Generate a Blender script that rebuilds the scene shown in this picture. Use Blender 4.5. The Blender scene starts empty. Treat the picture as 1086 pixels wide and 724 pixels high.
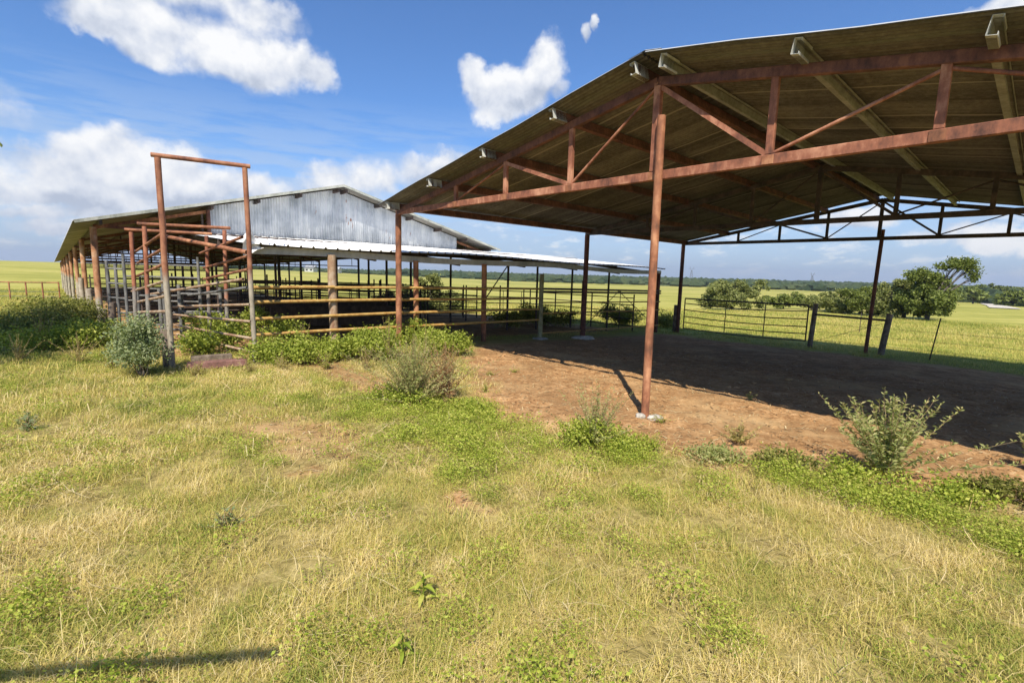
import bpy, bmesh, math, random
import numpy as np
from mathutils import Vector, Matrix, noise as mnoise
R = math.radians
rnd = random.Random(7)
rs = np.random.RandomState(7)
scn = bpy.context.scene
# ------------------------------------------------------------------ camera
W0, H0, FPX = 1086.0, 724.0, 522.6
PITCH, ROLL, YAW = R(7.824), R(1.449), R(46.763)
CAMH = 1.62
Cpos = Vector((0, 0, CAMH))
fw = Vector((0, math.cos(PITCH), -math.sin(PITCH)))
up0 = Vector((0, math.sin(PITCH), math.cos(PITCH)))
rt = math.cos(ROLL)*Vector((1, 0, 0)) + math.sin(ROLL)*up0
up = -math.sin(ROLL)*Vector((1, 0, 0)) + math.cos(ROLL)*up0
cd = bpy.data.cameras.new('camera'); cam = bpy.data.objects.new('camera', cd)
scn.collection.objects.link(cam); scn.camera = cam
cd.sensor_width = 36; cd.lens = FPX/W0*36; cd.clip_end = 9000; cd.clip_start = 0.05
cam.matrix_world = Matrix(((rt.x, up.x, -fw.x, 0), (rt.y, up.y, -fw.y, 0), (rt.z, up.z, -fw.z, CAMH), (0, 0, 0, 1)))
# building axes: T along the trusses, B away from the camera along the ridge
T = Vector((math.cos(YAW), -math.sin(YAW), 0)); B = Vector((math.sin(YAW), math.cos(YAW), 0))
O = Vector((-2.364, 10.216, 0))
def UV(u, v, z=0.0): return O + T*u + B*v + Vector((0, 0, z))
def ray(x, y): return FPX*fw + rt*(x-W0/2) + up*(H0/2-y)
# ------------------------------------------------------------------ sun, sky, exposure
SUN_EL = R(50)
shadow_dir = (T*-0.55 + B*0.63).normalized()
sd = bpy.data.lights.new('sun', 'SUN'); sun = bpy.data.objects.new('sun', sd); scn.collection.objects.link(sun)
sd.energy = 5.0; sd.angle = R(0.5); sd.color = (1.0, 0.915, 0.77)
to_sun = Vector((-shadow_dir.x*math.cos(SUN_EL), -shadow_dir.y*math.cos(SUN_EL), math.sin(SUN_EL)))
sun.rotation_euler = to_sun.to_track_quat('Z', 'Y').to_euler()
sun.location = (0, -20, 30)
scn.view_settings.view_transform = 'Standard'; scn.view_settings.look = 'None'
scn.view_settings.gamma = 1; scn.view_settings.use_curve_mapping = False
scn.view_settings.exposure = 0.54
SKY_STRENGTH = 0.088; CLOUD_STRENGTH = 0.66

world = bpy.data.worlds.new('World'); scn.world = world; world.use_nodes = True
wt = world.node_tree; wt.nodes.clear()
class NT:
    def __init__(s, tree): s.t = tree
    def n(s, typ, **kw):
        nd = s.t.nodes.new(typ)
        for k, v in kw.items():
            if k.startswith('i_'):
                key = k[2:]; key = int(key) if key.isdigit() else key.replace('_', ' ')
                nd.inputs[key].default_value = v
            else: setattr(nd, k, v)
        return nd
    def l(s, a, b): s.t.links.new(a, b)
    def m(s, op, a, b=None, c=None, clamp=False):
        nd = s.n('ShaderNodeMath', operation=op, use_clamp=clamp)
        for i, q in enumerate((a, b, c)):
            if q is None: continue
            if isinstance(q, (int, float)): nd.inputs[i].default_value = q
            else: s.l(q, nd.inputs[i])
        return nd.outputs[0]
    def vm(s, op, a, b=None, out=0):
        nd = s.n('ShaderNodeVectorMath', operation=op)
        for i, q in enumerate((a, b)):
            if q is None: continue
            if isinstance(q, (tuple, list, Vector)): nd.inputs[i].default_value = tuple(q)
            else: s.l(q, nd.inputs[i])
        return nd.outputs[out]
    def ramp(s, fac, stops, interp='LINEAR'):
        nd = s.n('ShaderNodeValToRGB'); cr = nd.color_ramp; cr.interpolation = interp
        while len(cr.elements) < len(stops): cr.elements.new(0.5)
        for e, (p, c) in zip(cr.elements, stops):
            e.position = p; e.color = (c[0], c[1], c[2], 1) if not isinstance(c, (int, float)) else (c, c, c, 1)
        s.l(fac, nd.inputs[0]); return nd.outputs[0]
    def mix(s, fac, a, b, blend='MIX'):
        nd = s.n('ShaderNodeMix', data_type='RGBA', blend_type=blend)
        for i, q in ((0, fac), (6, a), (7, b)):
            if isinstance(q, (int, float)): nd.inputs[i].default_value = q
            elif isinstance(q, (tuple, list)): nd.inputs[i].default_value = (q[0], q[1], q[2], 1)
            else: s.l(q, nd.inputs[i])
        return nd.outputs[2]
    def noise(s, vec, scale, detail=4, rough=0.55, dist=0.0, w=None):
        nd = s.n('ShaderNodeTexNoise'); nd.inputs['Scale'].default_value = scale
        nd.inputs['Detail'].default_value = detail; nd.inputs['Roughness'].default_value = rough
        nd.inputs['Distortion'].default_value = dist
        if vec is not None: s.l(vec, nd.inputs['Vector'])
        return nd.outputs['Fac']
    def mapr(s, v, a, b, c=0.0, d=1.0, smooth=False):
        nd = s.n('ShaderNodeMapRange', clamp=True)
        if smooth: nd.interpolation_type = 'SMOOTHSTEP'
        s.l(v, nd.inputs[0])
        for i, q in enumerate((a, b, c, d)): nd.inputs[i+1].default_value = q
        return nd.outputs[0]
w = NT(wt)
sky = w.n('ShaderNodeTexSky', sky_type='NISHITA', sun_disc=False)
sky.sun_elevation = SUN_EL
sky.sun_rotation = math.atan2(to_sun.x, to_sun.y)
sky.altitude = 200; sky.air_density = 1.0; sky.dust_density = 0.6; sky.ozone_density = 2.2
tc = w.n('ShaderNodeTexCoord'); D = w.vm('NORMALIZE', tc.outputs['Generated'])
sep = w.n('ShaderNodeSeparateXYZ'); w.l(D, sep.inputs[0]); EL = sep.outputs[2]
# clouds: soft lumps of cumulus at fixed directions in the sky, broken up by noise
blobs = [(95, 22, 46, 20), (150, 22, 60, 26), (215, 38, 80, 38), (285, 62, 62, 32), (335, 78, 24, 22), (230, 4, 90, 22),
         (500, 88, 20, 20), (528, 100, 36, 22), (560, 98, 36, 26), (578, 74, 26, 28), (600, 90, 16, 16), (622, 44, 7, 10), (631, 33, 7, 9),
         (15, 184, 70, 34), (70, 190, 70, 30), (130, 176, 62, 36), (185, 186, 50, 32), (265, 200, 56, 24), (225, 204, 50, 20), (60, 205, 90, 16),
         (350, 198, 34, 26), (395, 192, 38, 28), (440, 186, 46, 22), (480, 176, 34, 18),
         (60, 236, 50, 10), (30, 222, 45, 8), (110, 226, 40, 8), (1060, 8, 60, 14), (915, 232, 40, 14), (790, 210, 50, 16), (1040, 252, 60, 14),
         (-120, 160, 90, 60), (-300, 60, 200, 80), (1300, 60, 180, 60), (1500, 200, 160, 60), (800, -320, 300, 70), (250, -420, 260, 80)]
nv = w.n('ShaderNodeTexNoise'); nv.inputs['Scale'].default_value = 9; nv.inputs['Detail'].default_value = 7; nv.inputs['Roughness'].default_value = 0.6
w.l(D, nv.inputs['Vector'])
warp = w.vm('SCALE', w.vm('SUBTRACT', nv.outputs['Color'], (.5, .5, .5)))
warp.node.inputs['Scale'].default_value = 0.10
Dw = w.vm('ADD', D, warp)
best = None; low = None
for (bx, by, ra, rb) in blobs:
    d = ray(bx, by).normalized()
    e1 = Vector((d.y, -d.x, 0)).normalized(); e2 = e1.cross(d).normalized()
    if e2.z < 0: e2 = -e2
    sc = 1.0/(ray(bx, by).length)*1.12
    a, b = ra*sc, rb*sc
    df = w.vm('SUBTRACT', Dw, tuple(d))
    p = w.vm('DOT_PRODUCT', df, tuple(e1/a), out=1); q = w.vm('DOT_PRODUCT', df, tuple(e2/b), out=1)
    t = w.m('SUBTRACT', 1.0, w.m('ADD', w.m('MULTIPLY', p, p), w.m('MULTIPLY', q, q)))
    sh = w.m('MULTIPLY', q, w.m('MAXIMUM', t, 0.0))
    best = t if best is None else w.m('SMOOTH_MAX', best, t, 0.35)
    low = sh if low is None else w.m('ADD', low, sh)
n1 = w.noise(D, 7.5, 7, 0.53); 
map2 = w.vm('ADD', D, (0, 0, 0.022)); n2 = w.noise(map2, 7.5, 7, 0.53)
dens = w.m('ADD', best, w.m('MULTIPLY', w.m('SUBTRACT', n1, 0.5), 3.4))
cum = w.mapr(dens, -0.05, 0.80, 0, 1, True)
# thin wisps and the grey layered deck low on the horizon
strv = w.vm('MULTIPLY', D, (3.0, 3.0, 26.0)); n3 = w.noise(strv, 2.2, 6, 0.6)
deckband = w.m('MULTIPLY', w.mapr(EL, 0.005, 0.05), w.mapr(EL, 0.30, 0.12))
deck = w.m('MULTIPLY', w.mapr(n3, 0.36, 0.56, 0, 1, True), deckband)
hz = w.mapr(EL, 0.26, -0.02, 0, 0.86, True)
n4 = w.noise(w.vm('MULTIPLY', D, (5, 5, 16)), 3.0, 7, 0.65)
puff = w.m('MULTIPLY', w.mapr(n4, 0.52, 0.66, 0, 1, True), w.m('MULTIPLY', w.mapr(EL, 0.0, 0.03), w.mapr(EL, 0.2, 0.08)))
shade = w.m('ADD', w.m('MULTIPLY', w.m('SUBTRACT', n1, n2), 3.2), w.m('MULTIPLY', low, 0.30))
ccol = w.ramp(w.mapr(shade, -0.35, 0.30), [(0, (.50, .56, .68)), (0.45, (.74, .78, .86)), (1, (1.0, 1.0, 1.0))])
bg_sky = w.n('ShaderNodeBackground'); 
skyc = w.mix(1.0, sky.outputs[0], (0.66, 0.96, 1.32), 'MULTIPLY')
w.l(skyc, bg_sky.inputs[0]); bg_sky.inputs[1].default_value = SKY_STRENGTH
deckc = w.n('ShaderNodeBackground'); w.l(w.mix(puff, (.56, .68, .87), (.97, .97, 1.0)), deckc.inputs[0]); deckc.inputs[1].default_value = CLOUD_STRENGTH
cl = w.n('ShaderNodeBackground'); w.l(ccol, cl.inputs[0]); cl.inputs[1].default_value = CLOUD_STRENGTH*1.08
m1 = w.n('ShaderNodeMixShader'); w.l(w.m('MAXIMUM', w.m('MAXIMUM', w.m('MULTIPLY', deck, 0.75), hz), w.m('MULTIPLY', puff, 0.8)), m1.inputs[0]); w.l(bg_sky.outputs[0], m1.inputs[1]); w.l(deckc.outputs[0], m1.inputs[2])
m2 = w.n('ShaderNodeMixShader'); w.l(w.m('MULTIPLY', cum, 0.97), m2.inputs[0]); w.l(m1.outputs[0], m2.inputs[1]); w.l(cl.outputs[0], m2.inputs[2])
wo = w.n('ShaderNodeOutputWorld'); w.l(m2.outputs[0], wo.inputs[0])
scn.cycles.max_bounces = 6; scn.cycles.transparent_max_bounces = 6
scn.cycles.use_denoising = True

# ------------------------------------------------------------------ helpers
def link(o, parent=None):
    scn.collection.objects.link(o)
    if parent is not None: o.parent = parent
    return o
def tag(o, label=None, cat=None, group=None, kind=None):
    if label: o['label'] = label
    if cat: o['category'] = cat
    if group: o['group'] = group
    if kind: o['kind'] = kind
    return o
def empty(name, loc, label=None, cat=None, group=None):
    o = bpy.data.objects.new(name, None); o.location = loc; o.empty_display_size = 0.2
    link(o); tag(o, label, cat, group); return o
class MB:
    """collects boxes and tubes in world coordinates; build() makes ONE mesh object"""
    def __init__(s): s.v = []; s.f = []; s.sm = []
    def add(s, vs, fs, smooth=False):
        k = len(s.v); s.v += [tuple(p) for p in vs]
        s.f += [tuple(i+k for i in f) for f in fs]; s.sm += [smooth]*len(fs)
    def tube(s, a, b, r, r2=None, n=12, cap=True, hollow=False, jit=0.0):
        a = Vector(a); b = Vector(b); r2 = r if r2 is None else r2
        d = (b-a).normalized(); x = d.orthogonal().normalized() if abs(d.z) < .99 else Vector((1, 0, 0)); y = d.cross(x).normalized(); x = y.cross(d)
        segs = max(1, int((b-a).length/0.5)) if jit else 1
        rings = []
        off = Vector((0, 0, 0))
        for i in range(segs+1):
            t = i/segs; c = a.lerp(b, t)
            if jit and 0 < i < segs: c = c + x*rnd.uniform(-jit, jit) + y*rnd.uniform(-jit, jit)
            rr = r+(r2-r)*t
            rings.append([c+(x*math.cos(2*math.pi*k/n)+y*math.sin(2*math.pi*k/n))*rr for k in range(n)])
        vs = [p for rg in rings for p in rg]; fs = []
        for i in range(segs):
            for k in range(n): fs.append((i*n+k, i*n+(k+1) % n, (i+1)*n+(k+1) % n, (i+1)*n+k))
        s.add(vs, fs, True)
        if hollow:
            for (c, rg, sgn) in ((a, rings[0], 1), (b, rings[-1], -1)):
                inn = [c+(p-c)*0.82 for p in rg]; deep = [p+d*sgn*0.12 for p in inn]
                vs = rg+inn+deep; fs = []
                for k in range(n):
                    q = (k+1) % n
                    fs += [(k, q, n+q, n+k), (n+k, n+q, 2*n+q, 2*n+k)]
                fs.append(tuple(range(2*n, 3*n))); s.add(vs, fs)
        elif cap:
            s.add(rings[0], [tuple(reversed(range(n)))]); s.add(rings[-1], [tuple(range(n))])
        return s
    def bar(s, a, b, w_, h, upv=None):
        """square tube from a to b, w_ across, h in the up direction"""
        a = Vector(a); b = Vector(b); d = (b-a).normalized()
        u_ = Vector(upv) if upv is not None else Vector((0, 0, 1))
        if abs(d.dot(u_)) > .98: u_ = Vector((1, 0, 0))
        x = d.cross(u_).normalized(); y = x.cross(d).normalized()
        vs = []
        for c in (a, b):
            for sx, sy in ((-1, -1), (1, -1), (1, 1), (-1, 1)): vs.append(c+x*sx*w_/2+y*sy*h/2)
        s.add(vs, [(0, 1, 2, 3), (7, 6, 5, 4), (0, 4, 5, 1), (1, 5, 6, 2), (2, 6, 7, 3), (3, 7, 4, 0)]); return s
    def build(s, name, mat, parent=None, bevel=0.0):
        me = bpy.data.meshes.new(name)
        org = parent.matrix_basis.translation.copy() if parent is not None else Vector(s.v[0])
        pp = parent.parent if parent is not None else None
        while pp is not None:
            org += pp.matrix_basis.translation; pp = pp.parent
        me.from_pydata([(p[0]-org.x, p[1]-org.y, p[2]-org.z) for p in s.v], [], s.f)
        me.polygons.foreach_set('use_smooth', s.sm)
        me.materials.append(mat); me.update()
        o = bpy.data.objects.new(name, me)
        if parent is None: o.location = org
        link(o, parent)
        if bevel:
            bm = bmesh.new(); bm.from_mesh(me)
            bmesh.ops.bevel(bm, geom=[e for e in bm.edges if len(e.link_faces) == 2 and e.calc_face_angle(0) > 0.6], offset=bevel, segments=1, affect='EDGES'); bm.to_mesh(me); bm.free()
        return o
def np_mesh(name, verts, faces, mat, parent=None, loc=None, smooth=False, attrs=None):
    """verts Nx3 (local), faces MxK, built fast"""
    verts = np.asarray(verts, np.float32); faces = np.asarray(faces, np.int32)
    me = bpy.data.meshes.new(name); M, K = faces.shape
    me.vertices.add(len(verts)); me.vertices.foreach_set('co', verts.ravel())
    me.loops.add(M*K); me.loops.foreach_set('vertex_index', faces.ravel())
    me.polygons.add(M); me.polygons.foreach_set('loop_start', np.arange(M, dtype=np.int32)*K)
    me.polygons.foreach_set('use_smooth', np.full(M, smooth))
    if attrs:
        for k, a in attrs.items():
            at = me.attributes.new(k, 'FLOAT', 'POINT'); at.data.foreach_set('value', np.asarray(a, np.float32))
    for m_ in (mat if isinstance(mat, list) else [mat]): me.materials.append(m_)
    me.update(); me.validate()
    o = bpy.data.objects.new(name, me)
    if loc is not None: o.location = loc
    link(o, parent); return o

# ------------------------------------------------------------------ materials
def new_mat(name):
    m_ = bpy.data.materials.new(name); m_.use_nodes = True; t = NT(m_.node_tree)
    bs = m_.node_tree.nodes['Principled BSDF']; return m_, t, bs
def pos(t):
    return t.n('ShaderNodeNewGeometry').outputs['Position']
def rusty(name, c1, c2, c3, scale=6.0, rough=0.8, low=None, low_z=1.6, metal=0.0, spots=True):
    """rusted steel; with low: paler, scoured metal below about low_z (its own wear)"""
    m_, t, bs = new_mat(name); P = pos(t)
    n_ = t.noise(P, scale, 6, 0.65); n2_ = t.noise(t.vm('MULTIPLY', P, (1, 1, .35)), scale*5, 4, 0.7)
    f_ = t.m('ADD', t.m('MULTIPLY', n_, .65), t.m('MULTIPLY', n2_, .35))
    c = t.ramp(f_, [(0.36, c1), (0.50, c2), (0.64, c3)])
    if low:
        sp = t.n('ShaderNodeSeparateXYZ'); t.l(P, sp.inputs[0])
        ed = t.mapr(t.m('ADD', sp.outputs[2], t.m('MULTIPLY', t.m('SUBTRACT', n_, .5), 0.9)), low_z-.08, low_z+.08)
        lc = t.ramp(n2_, [(0.35, [q*.6 for q in low]), (0.5, low), (0.68, [min(1, q*1.35) for q in low])])
        c = t.mix(ed, lc, c)
    t.l(c, bs.inputs['Base Color']); bs.inputs['Roughness'].default_value = rough; bs.inputs['Metallic'].default_value = metal
    bp = t.n('ShaderNodeBump'); bp.inputs['Strength'].default_value = .35; bp.inputs['Distance'].default_value = .004
    t.l(n2_, bp.inputs['Height']); t.l(bp.outputs[0], bs.inputs['Normal']); return m_
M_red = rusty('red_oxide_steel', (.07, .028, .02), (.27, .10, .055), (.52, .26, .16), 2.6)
M_redd = rusty('dark_rust_steel', (.05, .022, .018), (.13, .05, .035), (.24, .10, .06), 5)
M_post = rusty('rusty_pipe', (.07, .03, .018), (.27, .105, .05), (.50, .25, .13), 2.4)
M_gate = rusty('scoured_pipe', (.12, .045, .028), (.27, .11, .058), (.40, .20, .11), 3, low=(.30, .26, .20), low_z=1.45)
M_chute = rusty('chute_pipe', (.14, .05, .03), (.30, .11, .06), (.42, .20, .12), 4, low=(.22, .20, .18), low_z=1.1)
M_pale = rusty('pale_pipe', (.18, .08, .045), (.34, .23, .14), (.46, .38, .29), 4)
M_orange = rusty('orange_rust_post', (.16, .07, .035), (.40, .19, .09), (.52, .38, .26), 3, low=(.34, .30, .23), low_z=.85)
M_grey = rusty('grey_pipe', (.07, .065, .06), (.14, .14, .135), (.24, .23, .21), 5)
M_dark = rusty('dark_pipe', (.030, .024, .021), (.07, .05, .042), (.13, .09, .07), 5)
M_yel = rusty('yellow_rust_rail', (.26, .12, .035), (.44, .26, .07), (.52, .37, .14), 9)
M_wood = rusty('weathered_wood', (.07, .05, .04), (.16, .12, .09), (.28, .23, .18), 7)
M_plank = rusty('red_brown_timber', (.10, .05, .04), (.21, .10, .08), (.34, .21, .17), 4)
M_purl = rusty('grey_purlin_paint', (.30, .31, .29), (.50, .51, .48), (.60, .60, .57), 3, rough=.6)
M_conc = rusty('concrete', (.26, .24, .20), (.42, .39, .34), (.58, .55, .49), 14)
M_white = rusty('white_sheet_metal', (.62, .62, .60), (.80, .80, .79), (.86, .86, .85), 2, rough=.4)
M_black = rusty('black_tank', (.015, .015, .015), (.025, .025, .026), (.05, .05, .05), 4)

def sheet_mat(name, stops, axis, rust=0.0, seam=None, rough=.55, metal=.0, streak=9.0, mott=0.0, rib_shade=0.0):
    m_, t, bs = new_mat(name); P = pos(t)
    al = t.vm('DOT_PRODUCT', P, tuple(axis), out=1)
    cv = t.n('ShaderNodeCombineXYZ'); t.l(al, cv.inputs[0])
    sp = t.n('ShaderNodeSeparateXYZ'); t.l(P, sp.inputs[0]); t.l(t.m('MULTIPLY', sp.outputs[2], .10), cv.inputs[2])
    n_ = t.noise(cv.outputs[0], streak, 5, .7); n2_ = t.noise(P, 1.3, 6, .6)
    n3_ = t.noise(P, 14, 5, .75)
    f_ = t.m('ADD', t.m('MULTIPLY', n_, .5), t.m('ADD', t.m('MULTIPLY', n2_, .5-mott), t.m('MULTIPLY', n3_, mott)))
    if rib_shade:   # light and dark stripes painted in where the corrugation shades too weakly
        f_ = t.m('ADD', f_, t.m('MULTIPLY', t.m('SINE', t.m('MULTIPLY', al, 2*math.pi/.076)), rib_shade))
    c = t.ramp(f_, stops)
    if rust:
        rn = t.noise(t.vm('MULTIPLY', P, (2.2, 2.2, .7)), 1.6, 6, .62)
        c = t.mix(t.mapr(rn, 1-rust, 1.03-rust), c, (.30, .11, .055))
    if seam:
        fr = t.m('FRACT', t.m('DIVIDE', al, seam)); c = t.mix(t.m('MULTIPLY', t.m('LESS_THAN', fr, .05), .55), c, tuple(q*2.0 for q in stops[-1][1]))
    t.l(c, bs.inputs['Base Color']); bs.inputs['Roughness'].default_value = rough; bs.inputs['Metallic'].default_value = metal
    return m_
M_gable = sheet_mat('old_galvanised_sheet', [(.36, (.24, .27, .31)), (.47, (.46, .49, .53)), (.58, (.66, .68, .70))], B, rust=.345, streak=4.5, seam=None, rough=.5)
M_under = sheet_mat('stained_roof_underside', [(.36, (.034, .030, .024)), (.5, (.088, .079, .063)), (.64, (.21, .19, .155))], B, seam=.66, rough=.9, streak=2.2, mott=.30, rib_shade=.06)
M_top = sheet_mat('galvanised_roof_top', [(.36, (.3, .31, .31)), (.5, (.45, .46, .46)), (.62, (.56, .57, .57))], B, rough=.5, metal=.2)
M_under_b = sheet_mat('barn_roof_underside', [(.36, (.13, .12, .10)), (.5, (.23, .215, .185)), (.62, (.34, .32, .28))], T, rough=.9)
M_topw = sheet_mat('white_roof_top', [(.36, (.66, .66, .65)), (.5, (.80, .80, .79)), (.62, (.85, .85, .85))], T, rough=.45)

def leaf_mat(name, cols, trans=.35, rough=.55):
    m_, t, bs = new_mat(name)
    at = t.n('ShaderNodeAttribute', attribute_name='rand'); P = pos(t)
    n_ = t.noise(P, 2.5, 3, .6)
    f_ = t.m('ADD', t.m('MULTIPLY', at.outputs['Fac'], .6), t.m('MULTIPLY', n_, .4))
    st = [(i/(len(cols)-1)*.8+.1, c) for i, c in enumerate(cols)]
    c = t.ramp(f_, st); t.l(c, bs.inputs['Base Color']); bs.inputs['Roughness'].default_value = rough
    bs.inputs['Specular IOR Level'].default_value = .25
    tr = t.n('ShaderNodeBsdfTranslucent'); t.l(t.mix(1.0, c, (1.15, 1.25, .55), 'MULTIPLY'), tr.inputs[0])
    mx = t.n('ShaderNodeMixShader'); mx.inputs[0].default_value = trans
    t.l(bs.outputs[0], mx.inputs[1]); t.l(tr.outputs[0], mx.inputs[2])
    t.l(mx.outputs[0], m_.node_tree.nodes['Material Output'].inputs[0]); return m_
L_vine = leaf_mat('bright_weed_leaves', [(.12, .15, .02), (.24, .30, .04), (.38, .42, .07), (.52, .52, .15)])
L_grey = leaf_mat('grey_green_leaves', [(.10, .14, .06), (.21, .26, .12), (.33, .37, .19), (.44, .46, .28)])
L_bush = leaf_mat('dark_bush_leaves', [(.09, .09, .025), (.19, .20, .045), (.28, .29, .07), (.38, .30, .13)])
L_dry = leaf_mat('dry_weed_leaves', [(.22, .16, .06), (.38, .31, .11), (.40, .40, .13), (.58, .44, .2)])
L_shrub = leaf_mat('willow_weed_leaves', [(.14, .18, .05), (.28, .32, .10), (.42, .42, .17), (.56, .46, .24)])
L_tree = leaf_mat('tree_leaves', [(.06, .085, .02), (.12, .15, .03), (.19, .23, .05), (.28, .30, .09)], trans=.25)
L_mes = leaf_mat('mesquite_leaves', [(.09, .11, .03), (.16, .18, .05), (.24, .26, .08), (.32, .32, .13)], trans=.25)
L_gtr = leaf_mat('ground_leaves', [(.13, .18, .02), (.27, .34, .04), (.42, .45, .075), (.58, .54, .16)])

def grass_mat(name, stops):
    m_, t, bs = new_mat(name)
    ti = t.n('ShaderNodeAttribute', attribute_name='tint', attribute_type='INSTANCER')
    rd = t.n('ShaderNodeAttribute', attribute_name='rand')
    f_ = t.m('ADD', t.m('MULTIPLY', ti.outputs['Fac'], .55), t.m('MULTIPLY', rd.outputs['Fac'], .45))
    c = t.ramp(f_, stops)
    t.l(c, bs.inputs['Base Color']); bs.inputs['Roughness'].default_value = .7; bs.inputs['Specular IOR Level'].default_value = .2
    tr = t.n('ShaderNodeBsdfTranslucent'); t.l(c, tr.inputs[0])
    mx = t.n('ShaderNodeMixShader'); mx.inputs[0].default_value = .3
    t.l(bs.outputs[0], mx.inputs[1]); t.l(tr.outputs[0], mx.inputs[2])
    t.l(mx.outputs[0], m_.node_tree.nodes['Material Output'].inputs[0]); return m_
M_grass = grass_mat('meadow_grass_blades', [(.08, (.11, .14, .02)), (.26, (.24, .31, .055)), (.42, (.43, .42, .095)), (.60, (.64, .51, .16)), (.84, (.84, .70, .38))])

# ------------------------------------------------------------------ ground
def sstep(a, b, x):
    t = np.clip((x-a)/(b-a), 0, 1); return t*t*(3-2*t)
def uvw(x, y):
    dx, dy = x-O.x, y-O.y
    return dx*T.x+dy*T.y, dx*B.x+dy*B.y
def vnoise(x, y, s, seed=0):
    """smooth value noise in numpy"""
    X = x/s+seed*17.3; Y = y/s+seed*9.7
    xi = np.floor(X).astype(np.int64); yi = np.floor(Y).astype(np.int64); fx = X-xi; fy = Y-yi
    fx = fx*fx*(3-2*fx); fy = fy*fy*(3-2*fy)
    def h(a, b):
        q = np.sin(a*127.1+b*311.7+seed*74.7)*43758.5453; return q-np.floor(q)
    return (h(xi, yi)*(1-fx)+h(xi+1, yi)*fx)*(1-fy)+(h(xi, yi+1)*(1-fx)+h(xi+1, yi+1)*fx)*fy
def fbm(x, y, s, seed=0, o=4):
    a = 0; amp = .5
    for i in range(o): a = a+amp*vnoise(x, y, s/2**i, seed+i); amp *= .5
    return a/(1-.5**o)
AZ = np.radians([-180, -75, -50, -35, -20, 0, 30, 60, 180]); FZ = np.array([-1, 1.2, 1.75, 1.0, -1.2, -4.6, -5.2, -6.5, -1])
def gh(x, y, fine=False):
    x = np.asarray(x, float); y = np.asarray(y, float)
    u, v = uvw(x, y); r = np.hypot(x, y); az = np.arctan2(x, y)
    near = -.034*np.clip(v, 0, 40) - .022*np.clip(-u-7, 0, 30)
    far = np.interp(az, AZ, FZ)
    k = sstep(28, 330, r); z = near*(1-k)+far*k
    z = z + sstep(40, 200, r)*(vnoise(x, y, 90, 3)-.5)*.5
    z = z + (fbm(x, y, 2.6, 5)-.5)*.07*np.clip(1-v/2.0, 0, 1)*(1-sstep(25, 60, r))
    if fine:
        dm = dirt(x, y)
        z = z + (fbm(x, y, .40, 9)-.5)*.055*dm + (fbm(x, y, .14, 12, 3)-.5)*.032*dm
    return z
def dirt(x, y):
    """bare soil mask: the shed floor and the worn ground before it, plus two bare spots in the grass"""
    u, v = uvw(x, y)
    n_ = (fbm(x, y, 1.1, 21)-.5)*1.3+(fbm(x, y, .3, 25)-.5)*1.1
    edge = np.interp(u, [-.6, .4, 1.6, 3.0, 4.2, 5.2, 6.1, 7.0, 8.0, 9.2, 12.5, 14], [2.6, 1.7, .55, -.6, -1.4, -1.8, -1.2, -.85, -.5, -.3, -.3, 4])
    a = sstep(-.28, .28, v-edge+n_*.9)*sstep(10.9, 10.2, v+n_*.6)*sstep(-.2, .5, u+n_*.5)*sstep(13.2, 12.6, u)
    def spot(uu, vv, a1, b1):
        return sstep(1.1, .55, np.hypot((u-uu)/a1, (v-vv)/b1)+n_*1.0)
    s_ = np.maximum(spot(4.5, -3.65, 1.15, .55)*.8, spot(6.35, -3.2, .34, .2))
    s_ = np.maximum(s_, spot(1.4, -2.0, 2.1, .42)*.85)
    barn = sstep(-.3, .3, v+4.1+n_*.3)*sstep(-.9, -1.6, u)*sstep(10.5, 9.5, v)*sstep(-48, -46, u)
    return np.clip(np.maximum(np.maximum(a, s_), barn*.95), 0, 1)
NA, NR = 900, 520
angs = []
th = np.concatenate([np.linspace(-58, 58, 720), np.linspace(58, 302, 181)[1:-1]])
th = np.radians(th); NA = len(th)
rr = np.concatenate([np.geomspace(.6, 24, 330), np.geomspace(24, 5000, 120)[1:]]); NR = len(rr)
RR, TH = np.meshgrid(rr, th, indexing='ij'); gx = RR*np.sin(TH); gy = RR*np.cos(TH)
gz_ = gh(gx, gy, True)
vs = np.stack([gx, gy, gz_], -1).reshape(-1, 3)
i, j = np.meshgrid(np.arange(NR-1), np.arange(NA), indexing='ij'); j2 = (j+1) % NA
fs = np.stack([i*NA+j, i*NA+j2, (i+1)*NA+j2, (i+1)*NA+j], -1).reshape(-1, 4)
vs = np.vstack([vs, [[0, 0, float(gh(0, 0))]]]); 
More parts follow.
